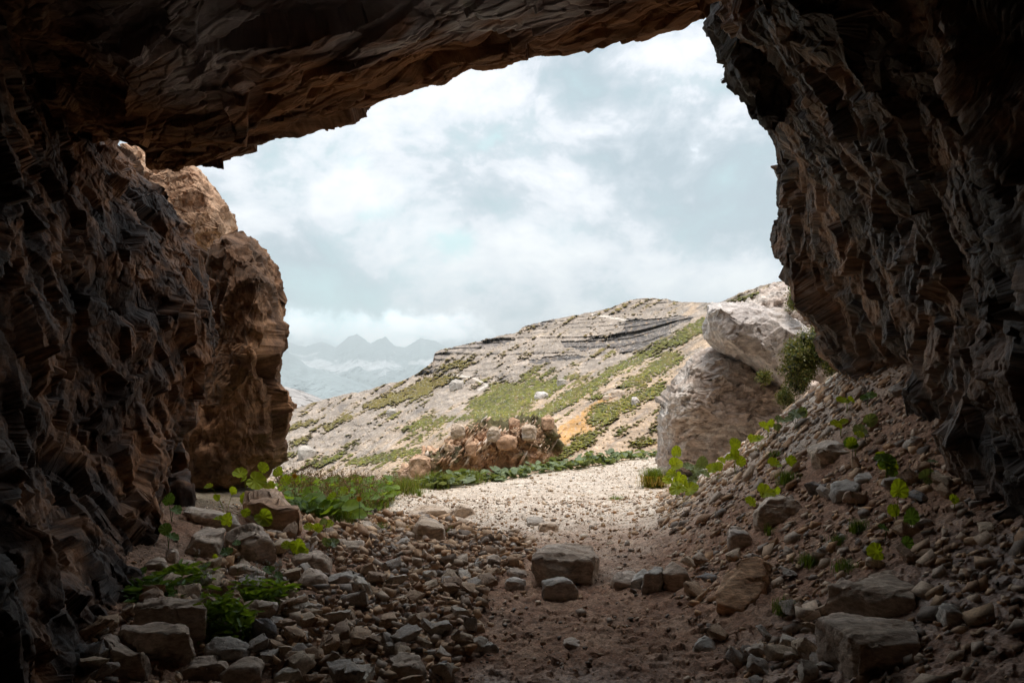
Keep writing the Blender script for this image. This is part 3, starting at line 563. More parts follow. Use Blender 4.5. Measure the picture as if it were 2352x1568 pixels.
# ------------------------------------------------------------------ crags built from their outline, with real distance and depth
def c3(*q): return [(x*.3662, 994+y*.3662) for x, y in q]
def c4(*q): return [(746.5+x*.3662, 994+y*.3662) for x, y in q]
def c5(*q): return [(1493+x*.3662, 994+y*.3662) for x, y in q]
def c7(*q): return [(1378+x*.3661, 574+y*.3661) for x, y in q]
def crag(name, poly, y, thick, m, specs, label, cat, seed, nt_=620, nr=190, ydrop=0, planes=((1.2, .22, .10, (.1, .1, 1), 1.5, .12), (3, .28, .04, (.1, .1, 1), 1.4, .05), (7, .28, .018, (.1, .1, 1), 1.4, .03)), colf=None, low=.05, lean=0):
    poly = np.array(poly, float); c = poly.mean(0); cl = np.concatenate([poly, poly[:1]])
    seg = np.r_[0, np.cumsum(np.hypot(*np.diff(cl, axis=0).T))]; s = np.linspace(0, seg[-1], nt_, endpoint=False)
    ox = np.interp(s, seg, cl[:, 0]); oy = np.interp(s, seg, cl[:, 1])
    a = np.linspace(0, math.pi, nr); r = np.sin(a); f = np.sign(np.cos(a))*np.abs(np.cos(a))**.55
    R, OX = np.meshgrid(r, ox, indexing='ij'); _, OY = np.meshgrid(r, oy, indexing='ij'); Fr = np.repeat(f[:, None], nt_, 1)
    R = np.maximum(R, .004)
    D = y-thick*Fr+thick; PX = c[0]+(OX-c[0])*R; PY = c[1]+(OY-c[1])*R
    D = D+lean*(c[1]-PY)*y/F
    yy = np.minimum(D, y+thick)
    P = np.stack([(PX-CX)*yy/F, D, EYE+(HY-PY)*yy/F], -1)
    n = gnormals(P, True); cen = P.mean((0, 1)); sg = 1 if ((P-cen)*n).sum() > 0 else -1
    p = P.reshape(-1, 3).astype(f32); tone = np.zeros(len(p), f32); nn = n.reshape(-1, 3)*sg; rim = sst(0, .10, R.reshape(-1)); rim = np.where(Fr.reshape(-1) > 0, np.maximum(rim, 0), 1)
    p = p+nn*(fbm(p, 1.1, 3, seed)*low*2)[:, None]
    for sc, tilt, step, dirn, stretch, mx in planes:
        q, t = planar(p, nn, sc, seed+int(sc*7), tilt, step, dirn, stretch, .92, mx); p = np.where((np.abs(Fr.reshape(-1)) < .9999)[:, None], q, p); tone += t*.2
    P = p.reshape(P.shape).astype(float); d = np.zeros(len(p), f32)
    for sc, amp, tilt, step, dirn, stretch in specs:
        q, e, rr = facet((p+.03*np.stack([fbm(p, 3, 2, seed+k) for k in (1, 2, 3)], 1)) @ basis(dirn, stretch), sc, seed+int(sc*10), tilt, step)
        d += q*amp-amp*.3*(1-sst(0, .12, e)); tone += (rr-.5)*.22
    d += fbm(p, 16, 4, seed+9)*.008
    d = d*sst(0, .12, R.reshape(-1))
    P = P+n*sg*d.reshape(R.shape)[..., None]; P = P.reshape(-1, 3)
    col = np.clip(1+tone, .6, 1.4)[:, None]*np.ones(3, f32)
    if colf is not None: col = colf(P, col)
    loc = (P[:, 0].mean(), P[:, 1].mean(), P[:, 2].min())
    fc = gridfaces(nr, nt_, True)
    o = obj(name, P, fc if sg > 0 else fc[:, ::-1], m, loc=loc, col=col)
    return tag(o, label, cat), P
M_CRAG = rock_mat('orange_brown_crag', [(.075, .045, .028), (.17, .09, .05), (.29, .155, .08), (.27, .19, .14)], 1.9, (.1, 0, 1), 1.8)
M_ORANGE = rock_mat('sunlit_orange_rock', [(.34, .20, .125), (.48, .30, .19), (.54, .36, .24), (.56, .44, .35)], 1.6, (.1, 0, 1), 1.6)
M_PALE = rock_mat('pale_limestone', [(.46, .385, .34), (.55, .49, .455), (.62, .565, .53), (.50, .39, .30)], 1.5, (.7, 0, .7), 1.8, bump=.5, fine=14)
M_RUBBLY = rock_mat('layered_pink_limestone', [(.45, .375, .33), (.42, .33, .27), (.53, .475, .43), (.38, .27, .20)], 2.2, (1, 0, .1), 2.5, bump=.8, fine=22)
CS = [(8, .018, 1., 1., (.2, .1, 1), 1.8), (20, .009, 1, 1, (0, 0, 1), 1.5)]
crag('rock_buttress', [(410, 1150), (400, 1000), (420, 800), (450, 660), (478, 572), (510, 552), (566, 546), (602, 566), (622, 602), (630, 660), (623, 720), (612, 800), (604, 866), (636, 896), (636, 985), (618, 1050), (585, 1088), (520, 1130)], 7.9, .75, M_CRAG, CS, 'tall brown rock pillar with a rounded top just beyond the left cave wall', 'rock pillar', 11, planes=((.8, .16, .14, (.1, .1, 1), 1.5, .18), (2.2, .24, .05, (.1, .1, 1), 1.5, .07), (5.5, .28, .02, (.1, .1, 1), 1.4, .03)))
crag('rock_crag', [(270, 320), (296, 338), (340, 338), (390, 345), (425, 375), (458, 400), (484, 446), (508, 492), (524, 528), (520, 560), (490, 600), (380, 600), (280, 500)], 10.2, .8, M_ORANGE, CS, 'sunlit orange crag behind and above the brown rock pillar', 'crag', 12)
crag('limestone_boulder', [(1629, 712), (1640, 700), (1720, 703), (1800, 730), (1870, 758), (1880, 800), (1850, 870), (1820, 905), (1790, 880), (1762, 850), (1725, 822), (1665, 802), (1636, 772)], 9.3, .75, M_PALE, [(6, .014, 1, 1, (.7, 0, .6), 1.6), (14, .008, 1, 1, (.7, 0, .6), 1.5)], 'large smooth pale limestone boulder resting on top of the layered outcrop', 'boulder', 13, planes=((1.5, .12, .04, (1, 0, -.3), 1.4, .05), (4, .2, .02, (.7, 0, .6), 1.3, .025)))
crag('limestone_outcrop', [(1534, 1085), (1530, 1000), (1534, 930), (1552, 880), (1595, 836), (1640, 806), (1700, 815), (1790, 850), (1880, 900), (1900, 980), (1850, 1060), (1750, 1100), (1600, 1130)], 9.9, .9, M_RUBBLY, [(4, .03, .9, 1.1, (1, 0, .15), 1.8), (10, .024, 1., 1.1, (1, 0, .15), 2.0), (24, .010, 1, 1, (1, 0, 0), 1.6)], 'layered pinkish limestone outcrop at the right side of the path', 'outcrop', 14, planes=((.8, .14, .12, (1, 0, .2), 1.6, .16), (2.6, .22, .05, (1, 0, .2), 2.0, .06), (8, .26, .022, (1, 0, .1), 2.3, .025)))
crag('limestone_outcrop', [(1660, 720), (1730, 690), (1830, 640), (1900, 600), (1990, 640), (2010, 800), (1960, 880), (1880, 900), (1800, 850), (1700, 780)], 10.8, .6, M_RUBBLY, [(1.3, .08, .8, 1., (1, 0, .2), 1.5), (5, .05, .9, 1.1, (1, 0, .15), 1.3), (13, .022, 1., 1.1, (1, 0, .15), 1.3)], 'stony bank of pale rubble above the large limestone boulder', 'outcrop', 15, 420, 130)
M_BLOCK = rock_mat('dark_grey_rock', [(.03, .027, .027), (.05, .045, .043), (.08, .065, .055), (.10, .075, .055)], 2.5, (.4, 0, 1), 1.5, fine=25)
crag('hanging_block', [(1655, -80), (1650, 20), (1660, 60), (1655, 110), (1668, 165), (1698, 207), (1716, 204), (1742, 285), (1790, 300), (1850, 200), (1860, 40), (1800, -80)], 4.9, .45, M_BLOCK, [(1.6, .05, .9, .8, (.3, 0, 1), 1.8), (6, .016, 1, 1, (.3, 0, 1), 1.8)], 'smooth dark block hanging from the roof at the right end of the arch', 'rock block', 17, 420, 120)
def mossy(P, col):
    n = fbm(P, 1.2, 4, 55); t = sst(.05, .25, n+.25*sst(-.5, .6, P[:, 2])); t = np.maximum(t, sst(.25, .6, P[:, 2]+.5*n)); return mixc(col*np.array([.95, .95, .95]), (.14, .22, .11), t*.9)
MOUND = crag('rock_mound', [(925, 1110), (938, 1066), (965, 1048), (1005, 1040), (1030, 1012), (1055, 985), (1100, 968), (1150, 975), (1200, 962), (1250, 962), (1290, 985), (1300, 1020), (1250, 1060), (1200, 1105), (1100, 1135), (1000, 1135)], 13.6, .9, M_ORANGE, [(1.3, .10, 1.1, .7, (1, 0, .8), 1.2), (3.6, .09, 1.2, 1.0, (1, 0, .8), 1.2), (7, .04, 1, 1, (0, 0, 1), 1.2)], 'orange broken rock mound with dark moss beyond the path edge', 'rock mound', 16, 420, 150, colf=mossy)

# ------------------------------------------------------------------ boulders shaped from their visible face
M_BOULD = rock_mat('brown_limestone', [(.34, .25, .185), (.46, .35, .265), (.54, .43, .35), (.40, .375, .36)], 5, (1, .2, .1), 2.2, bump=.5, fine=45)
M_GREYB = rock_mat('grey_limestone', [(.33, .28, .24), (.43, .38, .33), (.53, .47, .41), (.44, .33, .24)], 5, (1, .2, .1), 2.2, bump=.5, fine=45)
M_TANB = rock_mat('tan_limestone', [(.42, .31, .22), (.50, .39, .30), (.58, .48, .40), (.48, .43, .40)], 5, (1, .2, .1), 2.2, bump=.5, fine=45)
M_SLAB = rock_mat('rusty_tan_limestone', [(.46, .25, .14), (.56, .33, .19), (.62, .39, .24), (.54, .36, .24)], 5, (1, .2, .1), 2.2, bump=.5, fine=45)
def hullmesh(pts, target, bev=.05):
    bm = bmesh.new()
    for p in pts: bm.verts.new([float(c) for c in p])
    r = bmesh.ops.convex_hull(bm, input=bm.verts)
    bmesh.ops.delete(bm, geom=[g for g in set(r['geom_interior']+r['geom_unused']) if isinstance(g, bmesh.types.BMVert)], context='VERTS')
    bmesh.ops.dissolve_limit(bm, angle_limit=.12, verts=bm.verts, edges=bm.edges)
    size = max((a.co-b.co).length for a in bm.verts for b in bm.verts)
    if bev: bmesh.ops.bevel(bm, geom=list(bm.edges), offset=size*bev*.5, segments=1, affect='EDGES', clamp_overlap=True)
    bmesh.ops.triangulate(bm, faces=bm.faces)
    for _ in range(9):
        es = [e for e in bm.edges if e.calc_length() > size*target]
        if not es: break
        bmesh.ops.subdivide_edges(bm, edges=es, cuts=1); bmesh.ops.triangulate(bm, faces=[f for f in bm.faces if len(f.verts) > 3])
    bm.normal_update()
    V = np.array([v.co[:] for v in bm.verts]); Nn = np.array([v.normal[:] for v in bm.verts]); Fc = np.array([[v.index for v in f.verts] for f in bm.faces]) if not bm.verts.index_update() else None
    bm.free(); return V, Nn, Fc, size
def rough_rock(pts, seed, target=.05, amp=1., strata=(1, .3, .15), bev=.05):
    V, Nn, Fc, size = hullmesh(pts, target, bev)
    q = (V/size).astype(f32)
    a, e, r = facet(q @ basis(strata, 2.2), 5, seed, .9, 1.); b, e2, r2 = facet(q @ basis(strata, 2.5), 13, seed+1, 1., 1.)
    d = a*.028*amp-.012*amp*(1-sst(0, .12, e))+b*.011*amp+fbm(q, 3, 3, seed+3)*.035*amp
    V, _ = planar(V/size, Nn, 3.2, seed+2, .10, .02*amp, strata, 1.6, .8, .03); V = V*size+Nn*(d*size*.7)[:, None]
    return V, Fc, np.clip(1+(r-.5)*.2+(r2-.5)*.15, .7, 1.3)[:, None]*np.ones(3)
BIG = []
def boulder(poly, depth, label, m=None, lean=0., up=0., seed=0, y=None, sink=.02, shrink=.8, amp=1., name='boulder', cat='boulder', target=.045, hill=False, side=0., bev=.035, full=True):
    poly = np.array(poly, float); b = poly[poly[:, 1].argmax()]
    if full: pc = poly.mean(0); poly = (poly-pc)*1.12+pc
    if y is None:
        y = float(hillD(np.array([b[0]]), np.array([b[1]]))[0]) if hill else float(hit(min(max(b[0], -200), 2500), min(b[1], 1900))[1])
    z0 = at(b[0], b[1], y)[2]; fr = []
    for px, py in poly:
        p = at(px, py, y); yy = y+lean*(p[2]-z0); p = at(px, py, yy); fr.append(p)
    fr = np.array(fr)
    if fr[:, 0].max()-fr[:, 0].min() > .16: BIG.append((fr[:, 0].mean(), y+.3*depth, .5*(fr[:, 0].max()-fr[:, 0].min())))
    if full:
        zt = fr[:, 2].max(); t = np.clip((fr[:, 2]-z0)/(zt-z0), 0, 1)**1.5; x0_, x1_ = poly[:, 0].min(), poly[:, 0].max(); y0_, y1_ = poly[:, 1].min(), poly[:, 1].max(); rg = random.Random(seed)
        fr = np.array([at(p[0], p[1], y+depth*.75*tt+lean*(q[2]-z0)) for p, q, tt in zip(poly, fr, t)])
        hh = rg.uniform(.30, .5); ext = [at(x0_+(x1_-x0_)*a, y0_+(y1_-y0_)*(hh+rg.uniform(-.08, .08)), y+lean*(zt-z0)*(1-hh)) for a in (.14, .5, .84)]
        k_ = (y+depth*1.1)/y; eye = np.array([0, 0, EYE]); bk = (fr-eye)*k_+eye; bk = (bk-bk.mean(0))*shrink+bk.mean(0)
        bot = fr.copy(); bot[:, 2] = z0-sink*3; bot[:, 0] *= 1.0; V, Fc, c = rough_rock(np.concatenate([fr, ext, bk, (bot-bot.mean(0))*[.85, 1, 1]+bot.mean(0)]), seed+31, target, amp, bev=bev)
        loc = (V[:, 0].mean(), V[:, 1].mean(), V[:, 2].min())
        return tag(obj(name, V, Fc, m or M_BOULD, loc=loc, col=c), label, cat)
    cen = fr.mean(0); rx = cen[0]*depth/y; bk = (fr-cen)*shrink+cen+np.array([side+rx, depth, up]); mid = (fr-cen)*1.04+cen+np.array([side*.4+rx*.45, depth*.45, up*.4])
    bot = fr.copy(); bot[:, 2] = np.minimum(bot[:, 2], z0+.01)-sink*3; bot = (bot-cen)*[.85, 1, 1]+cen
    pts = np.concatenate([fr, bk, mid, bot+[0, .05*depth, 0], bot+[rx*.8, depth*.8, 0]])
    V, Fc, c = rough_rock(pts, seed+31, target, amp, bev=bev)
    loc = (V[:, 0].mean(), V[:, 1].mean(), V[:, 2].min())
    return tag(obj(name, V, Fc, m or M_BOULD, loc=loc, col=c), label, cat)
def blob(cx, cy, w, h, seed):
    rg = random.Random(seed); n = rg.randint(5, 7); a0 = rg.random()*6
    return [(cx+w/2*math.cos(a0+k*6.283/n+rg.uniform(-.3, .3))*rg.uniform(.85, 1.08), cy+h/2*math.sin(a0+k*6.283/n+rg.uniform(-.3, .3))*rg.uniform(.85, 1.08)) for k in range(n)]
BL = [
 (c4((1300, 775), (1345, 935), (1372, 968), (1480, 950), (1700, 920), (1712, 830), (1690, 800), (1540, 812), (1385, 842)), .52, 'large square flat-topped boulder in the middle of the cave floor', M_BOULD, dict(shrink=.82, up=.0, side=.02, amp=.7, bev=.02, full=False)),
 (c4((1372, 935), (1370, 1045), (1450, 1055), (1578, 1050), (1582, 990), (1490, 898), (1455, 910)), .16, 'pointed dark stone leaning in front of the large square boulder', M_GREYB, dict(amp=.6, shrink=.6)),
 (c4((400, 1400), (410, 1550), (590, 1568), (620, 1480), (560, 1395)), .20, 'square brown block at the bottom edge of the rubble', M_BOULD, dict(amp=.7)),
 (c4((555, 640), (550, 676), (690, 692), (752, 660), (740, 600), (600, 560)), .55, 'white flat-topped slab half buried with grass at its side', M_TANB, dict(shrink=.75, amp=.6, full=False)),
 (c4((818, 480), (815, 520), (925, 522), (940, 492), (905, 462), (860, 450)), .25, 'tan wedge shaped stone at the edge of the pale path', M_TANB, dict(shrink=.6)),
 (c4((530, 490), (545, 520), (660, 528), (740, 500), (800, 480), (640, 460)), .35, 'low pale slab behind the white flat-topped slab', M_TANB, {}),
 (c4((1145, 855), (1150, 890), (1200, 912), (1262, 905), (1255, 870), (1200, 845)), .14, 'rounded tan stone left of the large square boulder', M_BOULD, {}),
 (c4((1133, 920), (1140, 975), (1210, 984), (1250, 965), (1248, 920), (1180, 908)), .13, 'small blocky grey stone below the rounded tan stone', M_GREYB, {}),
 (c4((1268, 540), (1275, 578), (1335, 582), (1368, 560), (1360, 535), (1310, 525)), .2, 'dark grey stone lying on the pale path', M_GREYB, {}),
 (c4((1342, 570), (1350, 612), (1445, 618), (1458, 580), (1400, 556)), .25, 'tan block beside the dark grey stone on the path', M_TANB, {}),
 (c4((1000, 600), (995, 630), (1045, 634), (1040, 600), (1025, 580)), .12, 'small brown pyramid stone standing on the path', M_BOULD, {}),
 (c4((1805, 930), (1815, 965), (1880, 975), (1940, 915), (1948, 870), (1880, 868)), .2, 'tan and grey stone right of the large square boulder', M_BOULD, {}),
 (c4((1915, 960), (1950, 972), (2000, 930), (2030, 870), (1990, 858), (1940, 900)), .14, 'narrow grey stone tilted against its neighbours', M_GREYB, {}),
 (c4((1990, 990), (2010, 1012), (2060, 1000), (2118, 900), (2115, 865), (2060, 848), (2010, 900)), .16, 'long dark grey cracked stone standing on end', M_GREYB, {}),
 (c4((965, 1330), (985, 1380), (1040, 1392), (1085, 1370), (1075, 1330), (1015, 1302)), .12, 'flat pale grey stone on the dirt in the foreground', M_GREYB, {}),
 (c4((1502, 1290), (1505, 1335), (1540, 1356), (1600, 1345), (1592, 1300), (1540, 1288)), .12, 'small brown block alone on the gravel in the foreground', M_BOULD, {}),
 (c4((845, 1080), (860, 1112), (925, 1105), (915, 1060), (895, 1012), (865, 1040)), .12, 'upright brown stone at the edge of the rubble', M_BOULD, {}),
 (c4((1000, 830), (1010, 858), (1085, 855), (1102, 800), (1070, 762), (1020, 775)), .16, 'reddish brown rough stone in the middle rubble', M_BOULD, {}),
 (c4((938, 800), (940, 845), (985, 850), (1000, 800), (975, 778)), .13, 'small dark block touching the reddish brown stone', M_GREYB, {}),
 (c4((0, 930), (60, 950), (220, 945), (240, 900), (180, 880), (60, 900)), .25, 'wide flat grey slab lying on the rubble', M_GREYB, {}),
 (c4((105, 720), (150, 750), (230, 745), (240, 700), (190, 680), (130, 690)), .25, 'pale flat slab at the top of the rubble', M_TANB, {}),
 (c4((220, 610), (230, 636), (300, 640), (318, 600), (285, 560), (225, 560)), .2, 'pale angular stone under the green bank', M_TANB, {}),
 (c4((1170, 735), (1150, 700), (1180, 680), (1200, 700), (1200, 735)), .12, 'small grey upright stone behind the boulder', M_GREYB, {}),
 # right side
 (c5((398, 1000), (430, 1085), (590, 1130), (660, 1060), (700, 940), (706, 795), (640, 768), (560, 795), (445, 880)), .11, 'tan slab standing on edge and leaning on the right slope', M_SLAB, dict(lean=1.0, shrink=.94, up=-.06, amp=.3, side=.08, bev=.02, full=False)),
 (c5((1108, 945), (1140, 1075), (1185, 1135), (1390, 1145), (1600, 1120), (1700, 1060), (1700, 1020), (1540, 985), (1390, 968), (1290, 935)), .28, 'brown block with a tan front lying on the grey block', M_BOULD, dict(shrink=.8, up=-.02, y=2.98, side=.04, amp=.9, bev=.015, full=False)),
 (c5((1062, 1175), (1075, 1330), (1090, 1460), (1160, 1580), (1400, 1620), (1690, 1600), (1706, 1300), (1500, 1330), (1320, 1325), (1150, 1240)), .30, 'large grey cracked block at the bottom right of the floor', M_GREYB, dict(shrink=.88, up=-.05, y=2.6, amp=1.0, bev=.015, full=False)),
 (c5((670, 560), (760, 592), (880, 588), (960, 520), (958, 490), (900, 420), (820, 388), (740, 420), (690, 460)), .28, 'tan rough boulder beneath the leaves halfway up the right slope', M_TANB, dict(shrink=.7, amp=1.3)),
 (c5((490, 660), (505, 700), (590, 722), (640, 718), (630, 660), (570, 600), (520, 583)), .18, 'grey brown pointed stone below the tan rough boulder', M_BOULD, {}),
 (c5((82, 880), (130, 985), (230, 965), (258, 930), (225, 860), (150, 812)), .16, 'tan angular stone left of the leaning slab', M_BOULD, {}),
 (c5((-20, 985), (10, 1005), (60, 940), (82, 880), (40, 850), (0, 860)), .14, 'flat grey stone beside the tan angular stone', M_GREYB, {}),
 (c5((1140, 345), (1170, 385), (1300, 390), (1325, 340), (1290, 300), (1180, 300)), .3, 'grey flat slab on the upper right slope', M_GREYB, {}),
 (c5((1290, 290), (1330, 330), (1400, 330), (1440, 290), (1380, 262), (1310, 260)), .2, 'tilted grey slab above the flat slab on the right slope', M_GREYB, {}),
 (c5((590, 1365), (620, 1420), (690, 1425), (738, 1380), (725, 1325), (650, 1350)), .12, 'small grey brown block in the right foreground', M_BOULD, {}),
 (c5((262, 1340), (275, 1382), (330, 1380), (410, 1350), (400, 1310), (355, 1275)), .14, 'dark pointed stone in the right foreground dirt', M_GREYB, {}),
 (c5((838, 1360), (840, 1420), (880, 1435), (925, 1400), (905, 1355)), .1, 'small tan cube-like stone near the grey block', M_BOULD, {}),
 (c5((1820, 1090), (1850, 1150), (1960, 1195), (1990, 1170), (1930, 1090), (1870, 1076)), .15, 'rough grey stone in the dark corner right of the blocks', M_GREYB, {}),
 (c5((2092, 1150), (2110, 1188), (2150, 1190), (2165, 1150), (2130, 1138)), .08, 'small pale stone in the dark at the far right', M_GREYB, {}),
 (c5((1650, 590), (1670, 625), (1720, 605), (1785, 550), (1760, 530), (1700, 555)), .1, 'narrow brown stone in the shade on the right slope', M_BOULD, {}),
 (c5((1190, 625), (1180, 670), (1200, 680), (1215, 640)), .06, 'thin grey upright chip on the right slope', M_GREYB, {}),
 (c5((1055, 730), (1070, 775), (1105, 765), (1115, 715), (1085, 705)), .07, 'smooth pale grey pebble stone above the big blocks', M_GREYB, {}),
 (c5((1010, 90), (1060, 160), (1160, 180), (1290, 160), (1330, 110), (1200, 80), (1100, 60)), .4, 'wide light brown slab sunk into the upper right slope', M_TANB, {}),
 # left side
 (c3((745, 1225), (800, 1200), (1000, 1225), (1215, 1235), (1210, 1400), (1190, 1568), (900, 1568), (885, 1440), (800, 1330)), .45, 'big brown block with greenish stain at the foot of the left wall', M_BOULD, dict(shrink=.88, amp=.8, y=2.95, bev=.015, full=False)),
 (c3((860, 1190), (900, 1100), (1000, 1065), (1240, 1060), (1290, 1095), (1240, 1215), (1050, 1215)), .4, 'flat-topped brown slab stacked on the big block by the left wall', M_BOULD, dict(shrink=.85, amp=.8, y=3.15, bev=.015, full=False)),
 (c3((640, 1268), (700, 1275), (780, 1330), (870, 1410), (940, 1568), (780, 1580), (700, 1420)), .2, 'reddish pitted slab leaning in the bottom left corner', M_BOULD, dict(amp=.6, y=2.75)),
 (c3((750, 1200), (760, 1110), (830, 1060), (930, 1045), (900, 1100), (860, 1180)), .3, 'dark wedge of rock between the wall and the stacked slab', M_GREYB, dict(y=3.3)),
 (c3((1290, 1350), (1310, 1405), (1440, 1442), (1540, 1400), (1560, 1350), (1500, 1300), (1380, 1285)), .2, 'rounded blue grey stone beside the flowering plant', M_GREYB, dict(shrink=.7)),
 (c3((1150, 1500), (1180, 1545), (1300, 1560), (1420, 1500), (1400, 1440), (1300, 1400), (1210, 1430)), .2, 'brown hollowed stone in front of the blue grey stone', M_BOULD, {}),
 (c3((1380, 1530), (1420, 1590), (1600, 1590), (1640, 1470), (1590, 1400), (1500, 1410)), .22, 'brown faceted stone at the bottom edge left of centre', M_BOULD, {}),
 (c3((1470, 1070), (1500, 1140), (1640, 1165), (1745, 1120), (1730, 1080), (1600, 1040)), .25, 'orange tan slab between the two flowering plants', M_TANB, {}),
 (c3((1435, 880), (1450, 912), (1600, 925), (1655, 890), (1600, 830), (1500, 800)), .3, 'pale tan wedge above the white flowers', M_TANB, {}),
 (c3((1180, 740), (1240, 772), (1380, 762), (1396, 690), (1390, 610), (1290, 600), (1230, 660)), .3, 'brown square boulder beneath the tilted slab on the left', M_BOULD, dict(amp=.9)),
 (c3((1445, 660), (1500, 760), (1650, 822), (1735, 770), (1730, 700), (1660, 620), (1560, 585)), .3, 'rough round brown boulder right of the square one', M_BOULD, dict(amp=1.4)),
 (c3((1160, 490), (1280, 590), (1400, 610), (1510, 600), (1480, 540), (1400, 490), (1200, 465)), .35, 'smooth tan tilted slab below the rock pillar', M_TANB, dict(amp=.5)),
 (c3((1550, 360), (1580, 440), (1700, 560), (1800, 640), (1872, 636), (1880, 590), (1830, 500), (1740, 410), (1640, 350)), .6, 'long sunlit orange boulder sloping down from the leafy bank', M_ORANGE, dict(shrink=.8, amp=1.3)),
 (c3((1820, 810), (1880, 880), (2020, 885), (2070, 850), (2060, 800), (1990, 755), (1900, 770)), .3, 'flat-topped tan boulder with a dark front at the head of the rubble', M_BOULD, {}),
 (c3((1868, 930), (1900, 975), (2000, 970), (2045, 930), (2020, 870), (1930, 855)), .2, 'brown cube-like boulder just below the flat-topped tan one', M_BOULD, {}),
 (c3((1040, 270), (1050, 400), (1150, 465), (1220, 410), (1200, 300), (1180, 238), (1100, 250)), .35, 'brown upright boulder at the foot of the rock pillar', M_LEFT, dict(y=5.6)),
 (c3((745, 400), (760, 560), (880, 640), (1000, 600), (985, 480), (950, 350), (850, 325), (760, 345)), .5, 'very dark boulder under the edge of the left wall', M_LEFT, dict(y=4.6)),
 (c3((1010, 100), (1050, 200), (1100, 240), (1180, 210), (1160, 120), (1130, 20), (1040, 30)), .4, 'dark split block wedged between wall and pillar', M_LEFT, dict(y=6.2)),
 (c3((910, 830), (950, 865), (1040, 850), (1050, 805), (980, 785)), .15, 'small brown stone in the shade beside the left wall', M_BOULD, {}),
 (c3((1050, 740), (1055, 800), (1100, 815), (1112, 760), (1090, 725)), .12, 'upright brown chip near the left wall', M_BOULD, {}),
 (c3((1100, 830), (1130, 870), (1220, 860), (1230, 820), (1160, 795)), .18, 'brown wedge stone above the dark green plant', M_BOULD, {}),
 (c3((1195, 920), (1210, 945), (1270, 945), (1282, 905), (1230, 892)), .12, 'small orange stone left of the white flowers', M_TANB, {}),
 (c3((930, 880), (940, 900), (1000, 902), (1010, 872), (960, 862)), .12, 'thin flat stone by the crinkled dark leaf', M_BOULD, {}),
 (c3((1660, 610), (1680, 655), (1760, 662), (1782, 635), (1720, 600)), .2, 'pale flat stone in front of the long orange boulder', M_TANB, {}),
 (c3((840, 910), (850, 970), (920, 980), (945, 930), (900, 890)), .15, 'dark brown stone beneath the crinkled leaf', M_BOULD, {}),
]
for k, (poly, dep, lab, m, kw) in enumerate(BL):
    if lab.split()[0] + lab.split()[1] in ('brownblock', 'largegrey', 'bigbrown', 'flat-toppedbrown'): continue
    w = max(p[0] for p in poly)-min(p[0] for p in poly)
    boulder(poly, dep, lab, m, seed=k*7, name='boulder' if w > 45 else 'stone', cat='boulder' if w > 45 else 'stone', target=.034 if w > 70 else .06, **kw)
def topblock(top, yref, zb, label, m, seed, slope=0., flare=1.05, target=.034, amp=.8):
    top = np.array(top, float); zt = EYE+(HY-top[0][1])*yref/F; P = []
    for px, py in top:
        y = (EYE-zt)*F/(py-HY); P.append([(px-CX)*y/F, y, zt+slope*((px-CX)*y/F-(top[0][0]-CX)*yref/F)])
    P = np.array(P); c = P.mean(0); BIG.append((c[0], c[1], .45*(P[:, 0].max()-P[:, 0].min()))); B = (P-c)*[flare, flare, 1]+c; B[:, 2] = zb; Mm = (P-c)*[1.02, 1.02, 1]+c; Mm[:, 2] = zt-.35*(zt-zb)
    V, Fc, col = rough_rock(np.concatenate([P, B, Mm]), seed, target, amp, bev=.012)
    return tag(obj('boulder', V, Fc, m, loc=(V[:, 0].mean(), V[:, 1].mean(), V[:, 2].min()), col=col), label, 'boulder')
topblock(c5((1320, 1325), (1706, 1295), (1650, 1190), (1450, 1135), (1110, 1112), (1060, 1170)), 2.5, .02, 'large grey cracked block at the bottom right of the floor', M_BOULD, 301)
topblock(c5((1390, 972), (1690, 1035), (1655, 930), (1480, 862), (1260, 905), (1108, 945)), 2.98, .22, 'brown block with a tan front lying behind the large grey block', M_BOULD, 302)
topblock(c3((1000, 1085), (1285, 1095), (1290, 1035), (1100, 1025), (900, 1040), (850, 1085)), 3.15, .08, 'flat-topped brown slab stacked on the big block by the left wall', M_BOULD, 303)
topblock(c3((1000, 1245), (1215, 1250), (1210, 1205), (900, 1200), (770, 1195), (745, 1235), (880, 1260)), 2.95, -.12, 'big brown block with greenish stain at the foot of the left wall', M_BOULD, 304)
